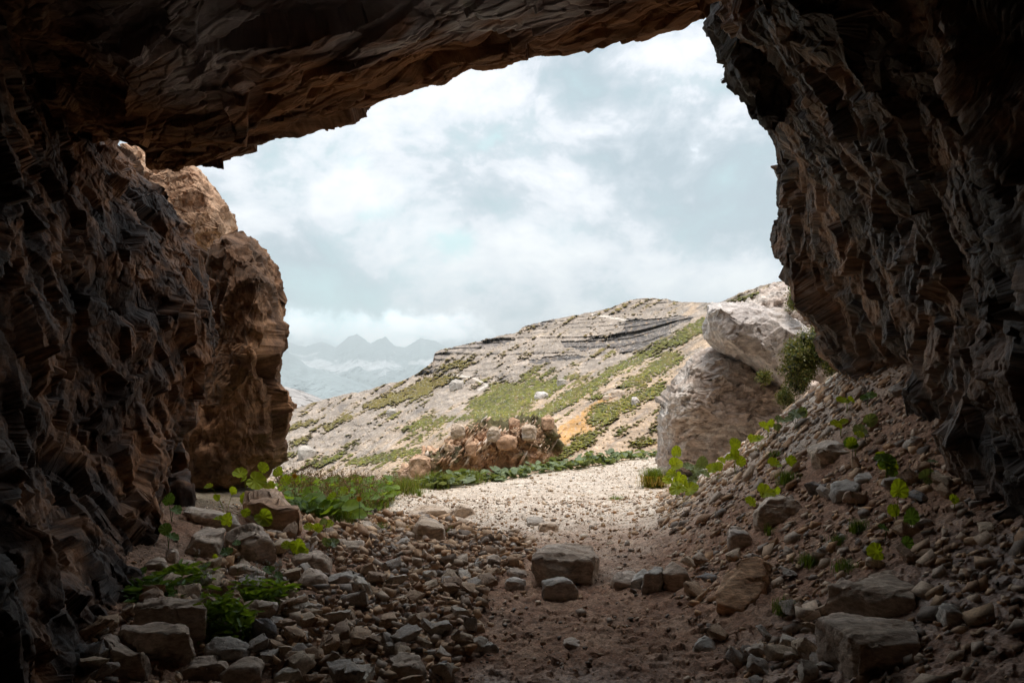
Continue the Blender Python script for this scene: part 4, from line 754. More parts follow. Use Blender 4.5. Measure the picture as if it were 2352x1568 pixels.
HB = [(c2((520, 940))[0], 29, 14, 'white boulder alone on the green hillside', M_PALE), (c2((680, 835))[0], 22, 14, 'grey boulder on the green hillside above the white one', M_GREYB), (c2((1115, 922))[0], 30, 15, 'long tan boulder among yellow flowers on the slope', M_TANB), (c2((1040, 957))[0], 22, 9, 'low tan boulder left of the long tan one', M_TANB), (c2((1258, 985))[0], 18, 15, 'pale pointed boulder in the grass near the outcrop', M_PALE),
      (c2((310, 1160))[0], 26, 26, 'pale boulder on the crest of the orange mound', M_TANB), (c2((420, 1215))[0], 40, 30, 'cracked tan boulder on the orange mound', M_TANB), (c2((570, 1140))[0], 38, 26, 'rounded tan boulder right of the mound crest', M_TANB), (c2((250, 1300))[0], 50, 26, 'wide pinkish boulder low on the orange mound', M_ORANGE), (c2((150, 1230))[0], 34, 30, 'split orange boulder in the middle of the mound', M_ORANGE),
      (c1((1865, 1310))[0], 30, 26, 'orange diamond shaped boulder on the mound', M_ORANGE), (c1((1745, 1290))[0], 26, 18, 'orange boulder left of the diamond shaped one', M_ORANGE), (c1((1750, 1150))[0], 36, 26, 'orange boulder at the top left of the mound', M_ORANGE), (c1((1415, 1470))[0], 56, 44, 'big orange boulder at the left end of the mound', M_ORANGE), (c2((318, 1355))[0], 20, 9, 'flat white stone below the mound', M_PALE), (c2((310, 1412))[0], 12, 9, 'small tan stone below the mound', M_TANB), (c2((262, 1388))[0], 11, 6, 'small white stone below the mound', M_PALE),
      (c1((1740, 750))[0], 34, 20, 'grey rock knob beside the far hillside trail', M_GREYB), (c1((1160, 1000))[0], 22, 14, 'grey lump of rock on the far slope', M_GREYB), (c1((400, 1350))[0], 44, 20, 'grey crumpled rock low on the far left slope', M_GREYB)]
for k, ((x, y), w, h, lab, m) in enumerate(HB):
    yy = None
    if ('mound' in lab) and 'below' not in lab: yy = 13.35+(.6 if 'crest' in lab else 0); m = M_ORANGE if k % 3 else M_TANB; w *= .85; h *= .9
    d = yy or float(hillD(np.array([x]), np.array([y+h/2]))[0])
    if yy is None: yy = d*.985
    boulder(blob(x, y, w*1.08, h*1.1, k+50), w*.6*d/F, lab, m, seed=k+200, y=yy, target=.07, bev=.012, amp=.8, sink=.02*d/10, name='boulder' if w > 15 else 'stone')

# ------------------------------------------------------------------ loose stones
def stone_variant(seed, fine):
    rg = np.random.RandomState(seed); n = rg.randint(7, 10)
    p = np.array([(i, j, k) for i in (-1, 1) for j in (-1, 1) for k in (-1, 1)], float)*.5; p += rg.uniform(-.22, .22, p.shape); p[:4, 0] += rg.uniform(-.1, .25)
    p = p[rg.permutation(8)[:rg.randint(6, 9)]]; p = np.concatenate([p, rg.uniform(-.55, .55, (1, 3))])*.66*np.array([1, rg.uniform(.55, .9), rg.uniform(.28, .6)])
    if fine: V, Fc, c = rough_rock(p, seed, .12, .75, bev=.012); return V, Fc, c
    bm = bmesh.new(); [bm.verts.new(q) for q in p]; r = bmesh.ops.convex_hull(bm, input=bm.verts)
    bmesh.ops.delete(bm, geom=[g for g in set(r['geom_interior']+r['geom_unused']) if isinstance(g, bmesh.types.BMVert)], context='VERTS')
    bmesh.ops.triangulate(bm, faces=bm.faces); bm.verts.index_update()
    V = np.array([v.co[:] for v in bm.verts]); Fc = np.array([[v.index for v in f.verts] for f in bm.faces]); bm.free()
    return V, Fc, None
def mat_stone_obj():
    m, nt, b = mat('loose_stone'); pos = N(nt, 'ShaderNodeTexCoord').outputs['Object']; rnd = N(nt, 'ShaderNodeObjectInfo').outputs['Random']
    c = RAMP(nt, rnd, [(0, (.34, .285, .24)), (.2, (.28, .18, .115)), (.4, (.46, .34, .235)), (.62, (.38, .245, .15)), (.8, (.46, .385, .31)), (.93, (.22, .20, .19))], 'CONSTANT')
    n = NOISE(nt, pos, 14, 8, .68); k = MR(nt, n, .3, .7, .72, 1.4); n2 = NOISE(nt, pos, 3.5, 3, .5)
    c = MIX(nt, MR(nt, n2, .5, .7, 0, .5), c, (.36, .25, .16))
    c = MIX(nt, 1., c, N(nt, 'ShaderNodeCombineColor', {0: k, 1: k, 2: k}).outputs[0], 'MULTIPLY'); nt.links.new(c, b.inputs['Base Color']); b.inputs['Roughness'].default_value = .8
    bp = N(nt, 'ShaderNodeBump', {'Strength': .4, 'Distance': .03, 'Height': n}); nt.links.new(bp.outputs[0], b.inputs['Normal']); return m
M_SO = mat_stone_obj(); M_ST = tint_mat('stone_mass', fine=90, lo=.72, hi=1.25, rough=.85, bump=.4, bdist=.004, mid=14)
PAL = 1.05*np.array([1.14, .98, .82])*np.array([(.32, .285, .26), (.25, .175, .125), (.42, .32, .235), (.35, .235, .15), (.43, .37, .32), (.20, .185, .18), (.38, .29, .22)])
PALE = np.array([(.64, .54, .43), (.57, .45, .33), (.50, .45, .40), (.68, .59, .48), (.50, .37, .25)])
LOW = [stone_variant(500+k, False) for k in range(30)]; HIGH = [raw('rubble_stone', *stone_variant(700+k, True)[:2], M_SO) for k in range(26)]
RS = np.random.RandomState(3)
def rots(n, tilt):
    a = RS.uniform(0, 6.283, n); t = RS.normal(0, tilt, n); s = RS.normal(0, tilt, n)
    Rz = np.zeros((n, 3, 3)); Rz[:, 0, 0] = Rz[:, 1, 1] = np.cos(a); Rz[:, 0, 1] = -np.sin(a); Rz[:, 1, 0] = np.sin(a); Rz[:, 2, 2] = 1
    Rx = np.zeros((n, 3, 3)); Rx[:, 0, 0] = 1; Rx[:, 1, 1] = Rx[:, 2, 2] = np.cos(t); Rx[:, 1, 2] = -np.sin(t); Rx[:, 2, 1] = np.sin(t)
    Ry = np.zeros((n, 3, 3)); Ry[:, 1, 1] = 1; Ry[:, 0, 0] = Ry[:, 2, 2] = np.cos(s); Ry[:, 0, 2] = np.sin(s); Ry[:, 2, 0] = -np.sin(s)
    return Rx @ Ry @ Rz
def slopenorm(x, y):
    e = .04; return -(G(x+e, y)-G(x-e, y))/(2*e), -(G(x, y+e)-G(x, y-e))/(2*e)
def mass(name, x, y, s, pal, lift, tilt, label=None, kind='stuff', z=None, group=None, stackz=0., mm=None):
    n = len(x); R = rots(n, tilt); z = (G(x, y) if z is None else z)+s*lift+RS.uniform(0, 1, n)*stackz
    nx, _ = slopenorm(x, y); k = RS.randint(0, len(LOW), n); V = []; Fs = []; C = []; o = 0
    col = pal[RS.randint(0, len(pal), n)]*RS.uniform(.75, 1.2, (n, 1))
    for v in range(len(LOW)):
        m = np.where(k == v)[0]
        if not len(m): continue
        lv, lf, _ = LOW[v]
        p = np.einsum('nij,vj->nvi', R[m], lv)*s[m, None, None]
        p[..., 2] -= p[..., 0]*nx[m, None]
        p += np.stack([x[m], y[m], z[m]], 1)[:, None]
        V.append(p.reshape(-1, 3)); Fs.append((lf[None]+(np.arange(len(m))*len(lv))[:, None, None]+o).reshape(-1, 3)); C.append(np.repeat(col[m], len(lv), 0)); o += len(m)*len(lv)
    return tag(obj(name, np.concatenate(V), np.concatenate(Fs), mm or M_ST, col=np.concatenate(C)), label, kind=kind)
def lognorm(n, lo, hi, p=2.2):
    u = RS.uniform(0, 1, n); return (lo**-p+u*(hi**-p-lo**-p))**(-1/p)
def clear(x, y):
    m = np.ones(len(x), bool)
    for bx, by, r in BIG:
        if by < 9: m &= ~((np.abs(x-bx*y/by) < r*.95) & (y > by-r*.9-.06) & (y < by+r*1.1))
    return m
def pick(n, y0, y1, fx, dens=None):
    x = []; y = []
    while sum(map(len, x)) < n:
        yy = RS.uniform(y0, y1, n*2); xx = RS.uniform(-4.5, 5.5, n*2); m = fx(xx, yy) & clear(xx, yy); x.append(xx[m]); y.append(yy[m])
    return np.concatenate(x)[:n], np.concatenate(y)[:n]
def vis(x, y): return (np.abs(x) < .80*y+.25)
def foot(y): return .49+.13*y+.5*sp(y-7.6, .8)
NO = lambda x, y: fbm(np.stack([x, y, 0*x], 1), 1.6, 3, 44)
def edgeL(y): return np.interp(y, [2, 3, 4, 4.7, 5.4, 6.0, 6.8, 7.4], [-.28, -.22, -.17, -.10, .25, .15, -.6, -1.2])
left = lambda x, y: vis(x, y) & (x < edgeL(y)+.18*NO(x, y)) & (x > -2.9)
right = lambda x, y: vis(x, y) & (x > foot(y)+.05+.3*NO(x, y)) & (x < 3.0+.33*(y-5)) & (y < 9.3)
# the sheet of rubble on the left, the scree on the right, single stones between
left0 = left; left = lambda x, y: left0(x, y) & (x > -(1.55+.09*y))
xl, yl = pick(3800, 2.3, 6.9, left); sl_ = lognorm(3800, .042, .17, 1.9)
xr, yr = pick(4300, 2.3, 9.2, right); sr_ = lognorm(4300, .032, .17, 2.2)
xm, ym = pick(420, 2.4, 8.5, lambda x, y: vis(x, y) & (x > edgeL(y)-.1) & (x < foot(y)+.3)); sm_ = lognorm(420, .025, .11, 2.6)
X = np.r_[xl, xr, xm]; Y = np.r_[yl, yr, ym]; S = np.r_[sl_, sr_, sm_]; K = np.r_[np.zeros(3800, int), np.ones(4300, int), np.full(420, 2)]
score = S/Y*np.where((X > 1.35) & (Y < 3.2), .5, 1); order = np.argsort(-score); big = order[:285]; rest = order[285:]
ZB = G(X, Y); TL = ('angular stone in the dense sheet of rubble on the left floor', 'angular stone lying loose on the scree slope at the right', 'single stone scattered on the bare dirt between rubble and scree')
GR = ('rubble stones on the left of the floor', 'scree stones on the right slope', 'stones scattered on the dirt')
RB = rots(len(X), .32); nxb, _ = slopenorm(X, Y)
for i in big:
    me = HIGH[RS.randint(len(HIGH))]; o = link(bpy.data.objects.new('rubble_stone', me))
    M = Matrix(RB[i].tolist()).to_4x4(); tl = Matrix.Rotation(-math.atan(float(nxb[i])), 4, 'Y')
    sc = float(S[i])*1.12
    o.matrix_world = Matrix.Translation((X[i], Y[i], ZB[i]+sc*.16+(RS.uniform(0, .05) if K[i] == 0 else 0))) @ (tl @ M) @ Matrix.Diagonal((sc, sc, sc, 1))
    tag(o, TL[K[i]], 'stone', GR[K[i]])
kl = rest[K[rest] == 0]; kr = rest[K[rest] > 0]
PAL = PAL*1.0
mass('rubble', X[kl], Y[kl], S[kl], PAL, .15, .38, 'sheet of broken brown and grey rubble on the left floor', stackz=.045)
mass('scree', X[kr], Y[kr], S[kr], PAL, .14, .35, 'loose grey and brown scree on the right slope')
x, y = pick(12000, 1.9, 8.5, lambda x, y: vis(x, y) & (x < 3.0+.33*(y-5)) & (x > -2.9) & (RS.uniform(0, 1, len(x)) < .55+.6*NO(x, y))); s = lognorm(12000, .007, .04, 1.7)*(.7+.12*y)
mass('gravel', x, y, s, PAL*.85, .2, .4, 'fine dark gravel on the cave floor')
xp, yp = pick(6500, 5.6, 15, lambda x, y: vis(x, y) & (y < edge_y(x)+.1) & (x < foot(y)+.2) & (x > -2.6)); sp_ = lognorm(6500, .014, .085, 2.0)
mass('pebbles', xp, yp, sp_, PALE, .15, .3, 'pale crushed stones covering the sunlit path')
xq, yq = pick(1500, 7.2, 11.5, lambda x, y: vis(x, y) & (x > foot(y)+.1) & (x < 5.4)); sq = lognorm(1500, .04, .2, 2.2)
mass('pale_scree', xq, yq, sq, PALE, .15, .35, 'pale stones on the sunlit slope outside the cave')
# blocks scattered over the far slope
n = 2600; hx = RS.uniform(640, 1640, n); hy = RS.uniform(700, 1110, n); sky = np.interp(hx, SKY[:, 0], SKY[:, 1]); k = (hy > sky+4); hx, hy = hx[k], hy[k]
hd = hillD(hx, hy); w3 = np.stack([(hx-CX)*hd/F, hd*.995, EYE+(HY-hy)*hd/F], 1); hs = lognorm(len(hx), 1.1, 6.0, 2.2)*hd/F
mass('hillside_stones', w3[:, 0], w3[:, 1], hs, PALE*.95, .0, .35, 'pale blocks strewn over the far hillside', z=w3[:, 2])

Pm = MOUND[1]; k = RS.choice(np.where((Pm[:, 1] < 14.3) & (Pm[:, 2] > -.1))[0], 420); q = Pm[k]; sm2 = lognorm(420, .06, .32, 2.0)
mass('mound_stones', q[:, 0], q[:, 1], sm2, np.array([(.52, .33, .21), (.56, .40, .28), (.44, .27, .17), (.58, .47, .38)]), 0., .4, 'orange and tan stones heaped on the mound beyond the path', z=q[:, 2]+RS.uniform(-.03, .05, 420))
# ------------------------------------------------------------------ plants
def mat_leaf(name, a, b, trans=.45, rough=.5):
    m = bpy.data.materials.new(name); m.use_nodes = True; nt = m.node_tree; p = nt.nodes['Principled BSDF']; out = nt.nodes['Material Output']
    pos = N(nt, 'ShaderNodeNewGeometry').outputs['Position']; t = N(nt, 'ShaderNodeAttribute', attribute_name='tint').outputs['Color']
    c = MIX(nt, NOISE(nt, pos, 9, 4), a, b); c = MIX(nt, 1., c, t, 'MULTIPLY')
    bk = N(nt, 'ShaderNodeNewGeometry').outputs['Backfacing']
    nt.links.new(c, p.inputs['Base Color']); p.inputs['Roughness'].default_value = rough; p.inputs['Specular IOR Level'].default_value = .3
    tr = N(nt, 'ShaderNodeBsdfTranslucent', {0: MIX(nt, 1., c, (1.7, 1.5, .5), 'MULTIPLY')})
    mx = N(nt, 'ShaderNodeMixShader', {0: trans, 1: p.outputs[0], 2: tr.outputs[0]}); nt.links.new(mx.outputs[0], out.inputs[0]); return m
ML_B = mat_leaf('broad_leaf', (.19, .27, .02), (.27, .33, .03), .55); ML_D = mat_leaf('dark_leaf', (.07, .13, .035), (.11, .18, .05), .4)
ML_G = mat_leaf('grass_blade', (.09, .13, .02), (.16, .17, .04), .35); ML_S = mat_leaf('seed_head', (.20, .11, .06), (.28, .17, .09), .2, .8)
ML_U = mat_leaf('grey_green_leaf', (.13, .17, .085), (.19, .235, .13), .3); ML_C = mat_leaf('cushion_leaf', (.075, .095, .03), (.14, .145, .055), .25)
M_WP, nt_, b_ = mat('white_petal'); b_.inputs['Base Color'].default_value = (.75, .75, .72, 1)
M_YP, nt_, b_ = mat('yellow_petal'); b_.inputs['Base Color'].default_value = (.85, .50, .02, 1)
PR = np.random.RandomState(12)
def leafmesh(seed, elong=1.1, teeth=.10, lobes=9, cup=.25, notch=.35, n=48):
    rg = np.random.RandomState(seed); t = np.linspace(-math.pi, math.pi, n, endpoint=False)
    tooth = np.abs(((t*lobes/math.pi) % 1)-.5)*2
    r = 1-notch*np.exp(-((np.abs(t)-math.pi)/.42)**2)+teeth*(tooth-.5)+.05*np.sin(3*t+rg.uniform(0, 6))
    r *= 1+(.12*np.cos(t)); V = [[.30, 0, 0]]; rings = [.4, .75, 1.]
    w1, w2 = rg.uniform(0, 6, 2)
    for k in rings:
        x = .45+r*k*np.cos(t)*.58*elong; y = r*k*np.sin(t)*.58; z = cup*(k**2)*.35*(1+.5*np.sin(2*t+w1))+.05*k*np.sin(lobes*t)-.10*(x-.4)**2*2
        V += np.stack([x, y, z], 1).tolist()
    V = np.array(V); V[:, 2] += .10*np.abs(V[:, 1])-.04
    f = [[0, 1+i, 1+(i+1) % n] for i in range(n)]
    for q in range(2):
        a = 1+q*n; b2 = a+n
        for i in range(n): j = (i+1) % n; f += [[a+i, b2+i, b2+j], [a+i, b2+j, a+j]]
    vein = np.ones((len(V), 3)); tt = np.concatenate([[0], np.tile(t, 3)]); vein *= (1+.14*np.cos(tt*lobes*1.0))[:, None]; vein[0] = 1.3
    return V, np.array(f), vein
LEAVES = [leafmesh(s, PR.uniform(.95, 1.3), PR.uniform(.07, .14), cup=PR.uniform(-.1, .5)) for s in range(8)]
def tubev(pts, r, k=5):
    pts = np.array(pts, float); d = np.gradient(pts, axis=0); V = []; n = len(pts)
    for i in range(n):
        t = d[i]/max(np.linalg.norm(d[i]), 1e-9); a = np.cross(t, [.3, 1, .2]); a /= np.linalg.norm(a); b = np.cross(t, a)
        rr = r*(1-.4*i/n)
        for j in range(k): V.append(pts[i]+rr*(a*math.cos(6.283*j/k)+b*math.sin(6.283*j/k)))
    i = np.arange(n*k).reshape(n, k); i2 = np.roll(i, -1, 1); q = np.stack([i[:-1], i2[:-1], i2[1:], i[1:]], -1).reshape(-1, 4)
    return np.array(V), np.concatenate([q[:, :3], q[:, [0, 2, 3]]])
def frame(d, up):
    x = np.array(d, float); x /= np.linalg.norm(x); z = np.array(up, float); z -= x*z.dot(x); z /= max(np.linalg.norm(z), 1e-6); return np.stack([x, np.cross(z, x), z], 0)
def broadplant(leaves, label, m=ML_B, y=None, drop=26, group=None, seed=0):
    """leaves: list of (px, py, radius px, angle deg in the view, openness)"""
    rg = np.random.RandomState(seed); cx = sum(l[0] for l in leaves)/len(leaves); by = max(l[1]+l[2] for l in leaves)+drop
    base = hit(cx, by) if y is None else at(cx, by, y)
    if y is not None: base[2] = G(base[0:1], base[1:2])[0]-.01
    y0 = base[1]; root = empty('broadleaf_plant', base)
    for (px, py, r, ang, op) in leaves:
        yy = y0-rg.uniform(0, .05); c = at(px, py, yy); L = r*1.6*yy/F; a = math.radians(ang)
        d = np.array([math.cos(a), rg.uniform(-.25, .25), math.sin(a)]); up = np.array([rg.uniform(-.25, .25), -op, 1.05-op*.6])
        if abs(math.sin(a)) > .6: up = np.array([rg.uniform(-.3, .3), -1, .3])
        B = frame(d, up); v, f, col = LEAVES[rg.randint(len(LEAVES))]; V = (v-[.45, 0, 0])@B*L+c
        o = obj('leaf', V-base, f, m, col=col*rg.uniform(.85, 1.2), smooth=True, parent=root)
        p1 = (np.array([-.15, 0, 0]))@B*L+c-base; tv, tf = tubev([[0, 0, -.01], p1*[.3, .5, .55], p1*[.75, .9, .95]-[0, 0, .01], p1], .0022)
        obj('stem', tv, tf, m, col=np.ones((len(tv), 3))*[.9, .8, .9], parent=root)
    return tag(root, label, 'plant', group)
def L5(x, y, r, a=0, o=.6): q = c5((x, y))[0]; return (q[0], q[1], r*.3662, a, o)
def L7(x, y, r, a=0, o=.6): q = c7((x, y))[0]; return (q[0], q[1], r*.3661, a, o)
def L3(x, y, r, a=0, o=.6): q = c3((x, y))[0]; return (q[0], q[1], r*.3662, a, o)
BP = [([L5(720, 370, 62, 10), L5(640, 430, 42, 160), L5(795, 358, 26, -60, .9)], 'bright leafy plant above the tan rough boulder on the right slope'),
 ([L5(1490, 200, 66, 60, .9), L5(1468, 165, 50, 150)], 'two big green leaves overlapping high on the right slope'),
 ([L5(1265, 68, 42, 120), L5(1312, 8, 34, 20)], 'yellow green round leaf on a thin stalk at the top of the right slope'),
 ([L5(1560, 360, 62, 80, .95), L5(1528, 475, 38, -95, .9)], 'tall lobed leaf with a narrow one hanging beneath it'),
 ([L5(1425, 742, 62, 170, .9)], 'single large lobed leaf low on the right slope'),
 ([L5(1612, 690, 46, 60, .8)], 'dim green leaf to the right of the single large lobed leaf'),
 ([L5(1472, 590, 40, 165, .4)], 'small dull leaf left of the narrow upright leaf'),
 ([L5(1640, 530, 52, 55, .35)], 'narrow upright dark green leaf in the shade'),
 ([L5(1905, 415, 34, 40, .95)], 'lone bright leaf near the foot of the right wall'),
 ([L5(1735, 275, 50, 40, .3), L5(1765, 178, 30, 5, .2)], 'grey green leaves seen edge on below the right wall'),
 ([L5(790, 190, 50, 175, .5), L5(880, 170, 34, -50, .6)], 'pair of narrow green leaves above the grass tuft on the slope'),
 ([L7(1040, 1110, 42, 150), L7(1070, 1090, 26, 60)], 'folded green leaf standing on pale scree at the left'),
 ([L7(1125, 1066, 36, 10), L7(1110, 1105, 26, -80)], 'small green plant between the folded leaf and the grey leaf'),
 ([L7(1228, 1025, 48, 20, .5), L7(1270, 1015, 36, -40), L7(1190, 1060, 30, 200, .5)], 'grey green leaf cluster at the crest of the scree'),
 ([L7(1530, 945, 40, 170, .5), L7(1570, 940, 26, -20)], 'flat green leaf on the scree just below the cave wall'),
 ([L7(1690, 910, 36, 20, .5), L7(1660, 925, 26, 200, .5)], 'dark green leaf nearest the edge of the cave wall'),
 ([L7(1495, 1090, 38, 160), L7(1525, 1080, 24, 30)], 'small low leaf in the middle of the scree'),
 ([L7(1640, 1125, 46, 200, .8), L7(1690, 1070, 44, 50, .5)], 'plant with one green and one pale grey leaf on the scree'),
 ([L7(1580, 1213, 44, 180, .9)], 'round yellow green leaf by itself among dark scree'),
 ([L7(1800, 1330, 58, 100, .9), L7(1835, 1385, 44, -60, .8), L7(1770, 1300, 36, 180)], 'large drooping green leaves near the shaded edge'),
 ([L7(470, 1345, 46, 20, .8), L7(455, 1400, 36, 200, .7), L7(500, 1430, 46, 240, .7), L7(560, 1480, 42, 45, .7), L7(480, 1270, 34, 90, .5), L7(430, 1440, 36, 190)], 'dense leafy clump at the base of the outcrop beside the tuft'),
 ([L7(600, 1385, 44, 30, .7), L7(640, 1340, 40, 80, .6), L7(560, 1360, 34, 160, .5), L7(590, 1440, 34, 200, .6), L7(660, 1400, 30, -30)], 'grey green leafy clump at the middle of the outcrop foot'),
 ([L7(700, 1370, 38, 20, .7), L7(740, 1360, 34, 70, .8), L7(770, 1320, 28, 150)], 'leafy plant on the edge of the scree below the outcrop'),
 ([L7(850, 1220, 36, 100, .8), L7(840, 1270, 34, -80, .8), L7(880, 1330, 34, 60, .6), L7(820, 1300, 28, 200)], 'upright yellow green plant against the outcrop'),
 ([L7(960, 1190, 40, 10, .5), L7(1000, 1180, 30, 30, .4)], 'spreading green leaf at the right end of the outcrop foot'),
 ([L7(490, 1490, 60, 200, .5), L7(560, 1500, 50, 30, .6)], 'long leaves leaning over the pale stones by the path'),
 # left side
 ([L3(1375, 112, 52, 130, .8), L3(1440, 182, 48, -40, .8), L3(1395, 215, 52, -110, .7), L3(1350, 165, 30, 200, .5), L3(1330, 225, 36, 180)], 'tall plant with bright pointed leaves against the rock pillar'),
 ([L3(1602, 298, 62, -30, .9), L3(1508, 258, 46, 160, .6), L3(1530, 285, 30, 200, .5)], 'plant with a large round lobed leaf above the orange boulder'),
 ([L3(1545, 410, 44, 190, .95), L3(1600, 395, 16, 0)], 'round bright leaf overlapping the left end of the orange boulder'),
 ([L3(1650, 526, 56, -40, .95)], 'single bright lobed leaf in front of the orange boulder'),
 ([L3(1425, 552, 44, 80, .7), L3(1375, 540, 34, 170, .2)], 'narrow upright leaf in front of the smooth tilted slab'),
 ([L3(1040, 605, 40, 140, .5), L3(1075, 650, 36, -20, .3)], 'thin dark leaf reaching out of the shade by the left wall'),
 ([L3(1055, 420, 40, 100, .5), L3(1100, 480, 40, -30, .3)], 'dim green leaves between the dark boulder and the slab'),
 ([L3(1025, 190, 40, -60, .4), L3(1005, 110, 24, 100, .4)], 'long dark leaf hanging by the wall edge'),
 ([L3(885, 868, 42, 200, .5)], 'crinkled dark leaf low beside the left wall'),
 ([L3(1355, 782, 22, 120, .8)], 'tiny bright leaf in front of the square boulder'),
 ([L3(1868, 700, 52, -60, .9), L3(1800, 705, 30, 160, .7), L3(1895, 735, 34, -30)], 'upright bright lobed leaf among the rubble'),
 ([L3(1415, 745, 38, 0, .5), L3(1480, 685, 28, -20, .4)], 'dull blue green leaf resting on the brown boulders'),
 ([L3(1690, 860, 34, 160, .5), L3(1740, 890, 32, -30, .3)], 'folded dark leaves above the second flowering plant'),
 ([L3(1540, 495, 34, -60, .6), L3(1465, 365, 26, 100, .7), L3(1310, 335, 30, 170, .4), L3(1360, 400, 26, 260, .6)], 'sprawling small leaved plant left of the orange boulder'),
 ([L3(1655, 222, 34, 120, .7), L3(1690, 330, 40, -60, .7), L3(1745, 248, 38, 100, .8)], 'leafy plant at the left end of the green bank'),
 ([L3(1755, 368, 44, -20, .6), L3(1790, 300, 36, 40, .4), L3(1850, 300, 30, 90, .5)], 'green plant just right of the top of the orange boulder'),
 ([L3(1960, 325, 46, 20, .6), L3(1905, 345, 34, 180, .5), L3(2000, 350, 30, -30)], 'broad leaf at the top of the green bank'),
 ([L3(1890, 455, 50, 0, .5), L3(1850, 440, 34, 170, .5), L3(1950, 470, 36, 30, .6)], 'dark broad leaves in the middle of the green bank'),
 ([L3(2140, 370, 46, 30, .5), L3(2090, 400, 34, 210, .5), L3(2180, 500, 36, 60)], 'long leaf rising from the right half of the green bank'),
 ([L3(1990, 600, 36, 40, .6), L3(1940, 590, 30, 160, .6), L3(2060, 570, 32, 20)], 'small leafy plant at the foot of the green bank'),
 ([L3(2090, 690, 40, 160, .4), L3(2050, 680, 36, 250, .5), L3(2030, 560, 26, 100, .2)], 'grey green drooping plant on the rubble below the bank')]
for k, (lv, lab) in enumerate(BP): broadplant(lv, lab, seed=k, drop=14, m=ML_U if 'grey' in lab else ML_D if any(w in lab for w in ('dark', 'dim', 'dull', 'shade')) else ML_B)

def merged_leaves(pts, size, m, seed, var=6, spread=1., up=.6, base=(0, 0, 0), tints=(.8, 1.25)):
    """many leaves as one mesh at local points"""
    rg = np.random.RandomState(seed); n = len(pts); V = []; Fs = []; C = []; o = 0
    for i in range(n):
        v, f, c = SMALL[rg.randint(len(SMALL))]; a = rg.uniform(0, 6.283); B = frame([math.cos(a)*spread, math.sin(a)*spread, rg.uniform(-.3, .7)], [rg.uniform(-.5, .5), rg.uniform(-.9, .2), up])
        V.append(v@B*size*rg.uniform(.6, 1.25)+pts[i]); Fs.append(f+o); C.append(c*rg.uniform(*tints)); o += len(v)
    return np.concatenate(V), np.concatenate(Fs), np.concatenate(C)
def smallleaf(seed, elong, n=12):
    v, f, c = leafmesh(seed, elong, .08, 5, .3, .3, n); keep = 1+2*n; f2 = f[(f < keep).all(1)]; v = v[:keep].copy(); v[1+n:keep] = leafmesh(seed, elong, .08, 5, .3, .3, n)[0][1+2*n:1+3*n]; return v, f2, c[:keep]
SMALL = [smallleaf(50+s, 1.1+.1*s) for s in range(5)]; NARROW = [smallleaf(80+s, 1.2) for s in range(4)]
for i in range(4): v = NARROW[i][0]; v[:, 1] *= .35
# row of butterbur along the far edge of the path
BVAR = []
for s in range(7):
    rg = np.random.RandomState(s); n = 26; a = rg.uniform(0, 6.283, n); r = rg.uniform(0, .3, n)**.7*.55
    pts = np.stack([r*np.cos(a), r*np.sin(a), rg.uniform(.03, .22, n)*(1.1-r*2.2)], 1); V, Fc, C = merged_leaves(pts, .115, ML_U, s+900, up=.9)
    BVAR.append(raw('butterbur', V, Fc, ML_U, col=C, smooth=True))
nb = 0
for t in np.r_[np.linspace(0, .60, 17), np.linspace(.66, .80, 6), np.linspace(.84, 1.0, 6)]:
    px = 985+(1500-985)*t; x = None
    for y in np.linspace(8, 16, 400):
        xx = (px-CX)*y/F
        if y > edge_y(np.array([xx]))[0]-.15: x = xx; break
    o = link(bpy.data.objects.new('butterbur', BVAR[nb % 7])); sc = float(PR.uniform(.65, .95)*(1.15 if .6 < t < .8 else .95)); z = float(G([x], [y])[0]); o.location = (x, y+PR.uniform(-.1, .1), z); o.rotation_euler = (0, 0, PR.uniform(0, 6)); o.scale = (sc,)*3
    tag(o, 'grey green leafy plant in the row along the far edge of the pale path', 'plant', 'leafy plants lining the far edge of the path'); nb += 1
# blades
def blades(n, base_fn, hmin, hmax, w, lean, seed, cols):
    rg = np.random.RandomState(seed); B = base_fn(n, rg); h = rg.uniform(hmin, hmax, n)[:, None]; a = rg.uniform(0, 6.283, n); d = np.stack([np.cos(a), np.sin(a), 0*a], 1)*lean*rg.uniform(.2, 1, n)[:, None]
    s = np.stack([-np.sin(a), np.cos(a), 0*a], 1); wv = (rg.uniform(.6, 1.2, n)*w)[:, None]; Z = np.array([0, 0, 1.])
    V = np.stack([B-s*wv, B+s*wv, B+(d*.35+Z*.6)*h-s*wv*.7, B+(d*.35+Z*.6)*h+s*wv*.7, B+(d+Z*(1-.4*lean))*h], 1).reshape(-1, 3)
    f = np.array([[0, 1, 3], [0, 3, 2], [2, 3, 4]]); Fc = (f[None]+(np.arange(n)*5)[:, None, None]).reshape(-1, 3)
    c = np.array(cols)[rg.randint(0, len(cols), n)]*rg.uniform(.7, 1.3, (n, 1)); return V, Fc, np.repeat(c, 5, 0)
def tuft(px, py, r, h, n, label, cols=((1, 1, 1),), lean=.6, w=.002, y=None, name='grass_tuft'):
    b = hit(px, py) if y is None else at(px, py, y)
    V, Fc, c = blades(n, lambda n, rg: np.stack([rg.normal(0, r*.4, n), rg.normal(0, r*.4, n), 0*np.arange(n)-.01], 1), h*.5, h, w, lean, int(px), cols)
    return tag(obj(name, V, Fc, ML_G, col=c), label, 'grass tuft'), b
def settle(ob): ob[0].location = [float(q) for q in ob[1]]; return ob[0]
g1 = settle(tuft(1502, 1118, .16, .42, 900, 'big round grass tuft with straw coloured skirt at the foot of the outcrop', ((.9, 1.1, .7), (1.1, 1.2, .8)), .75, .003))
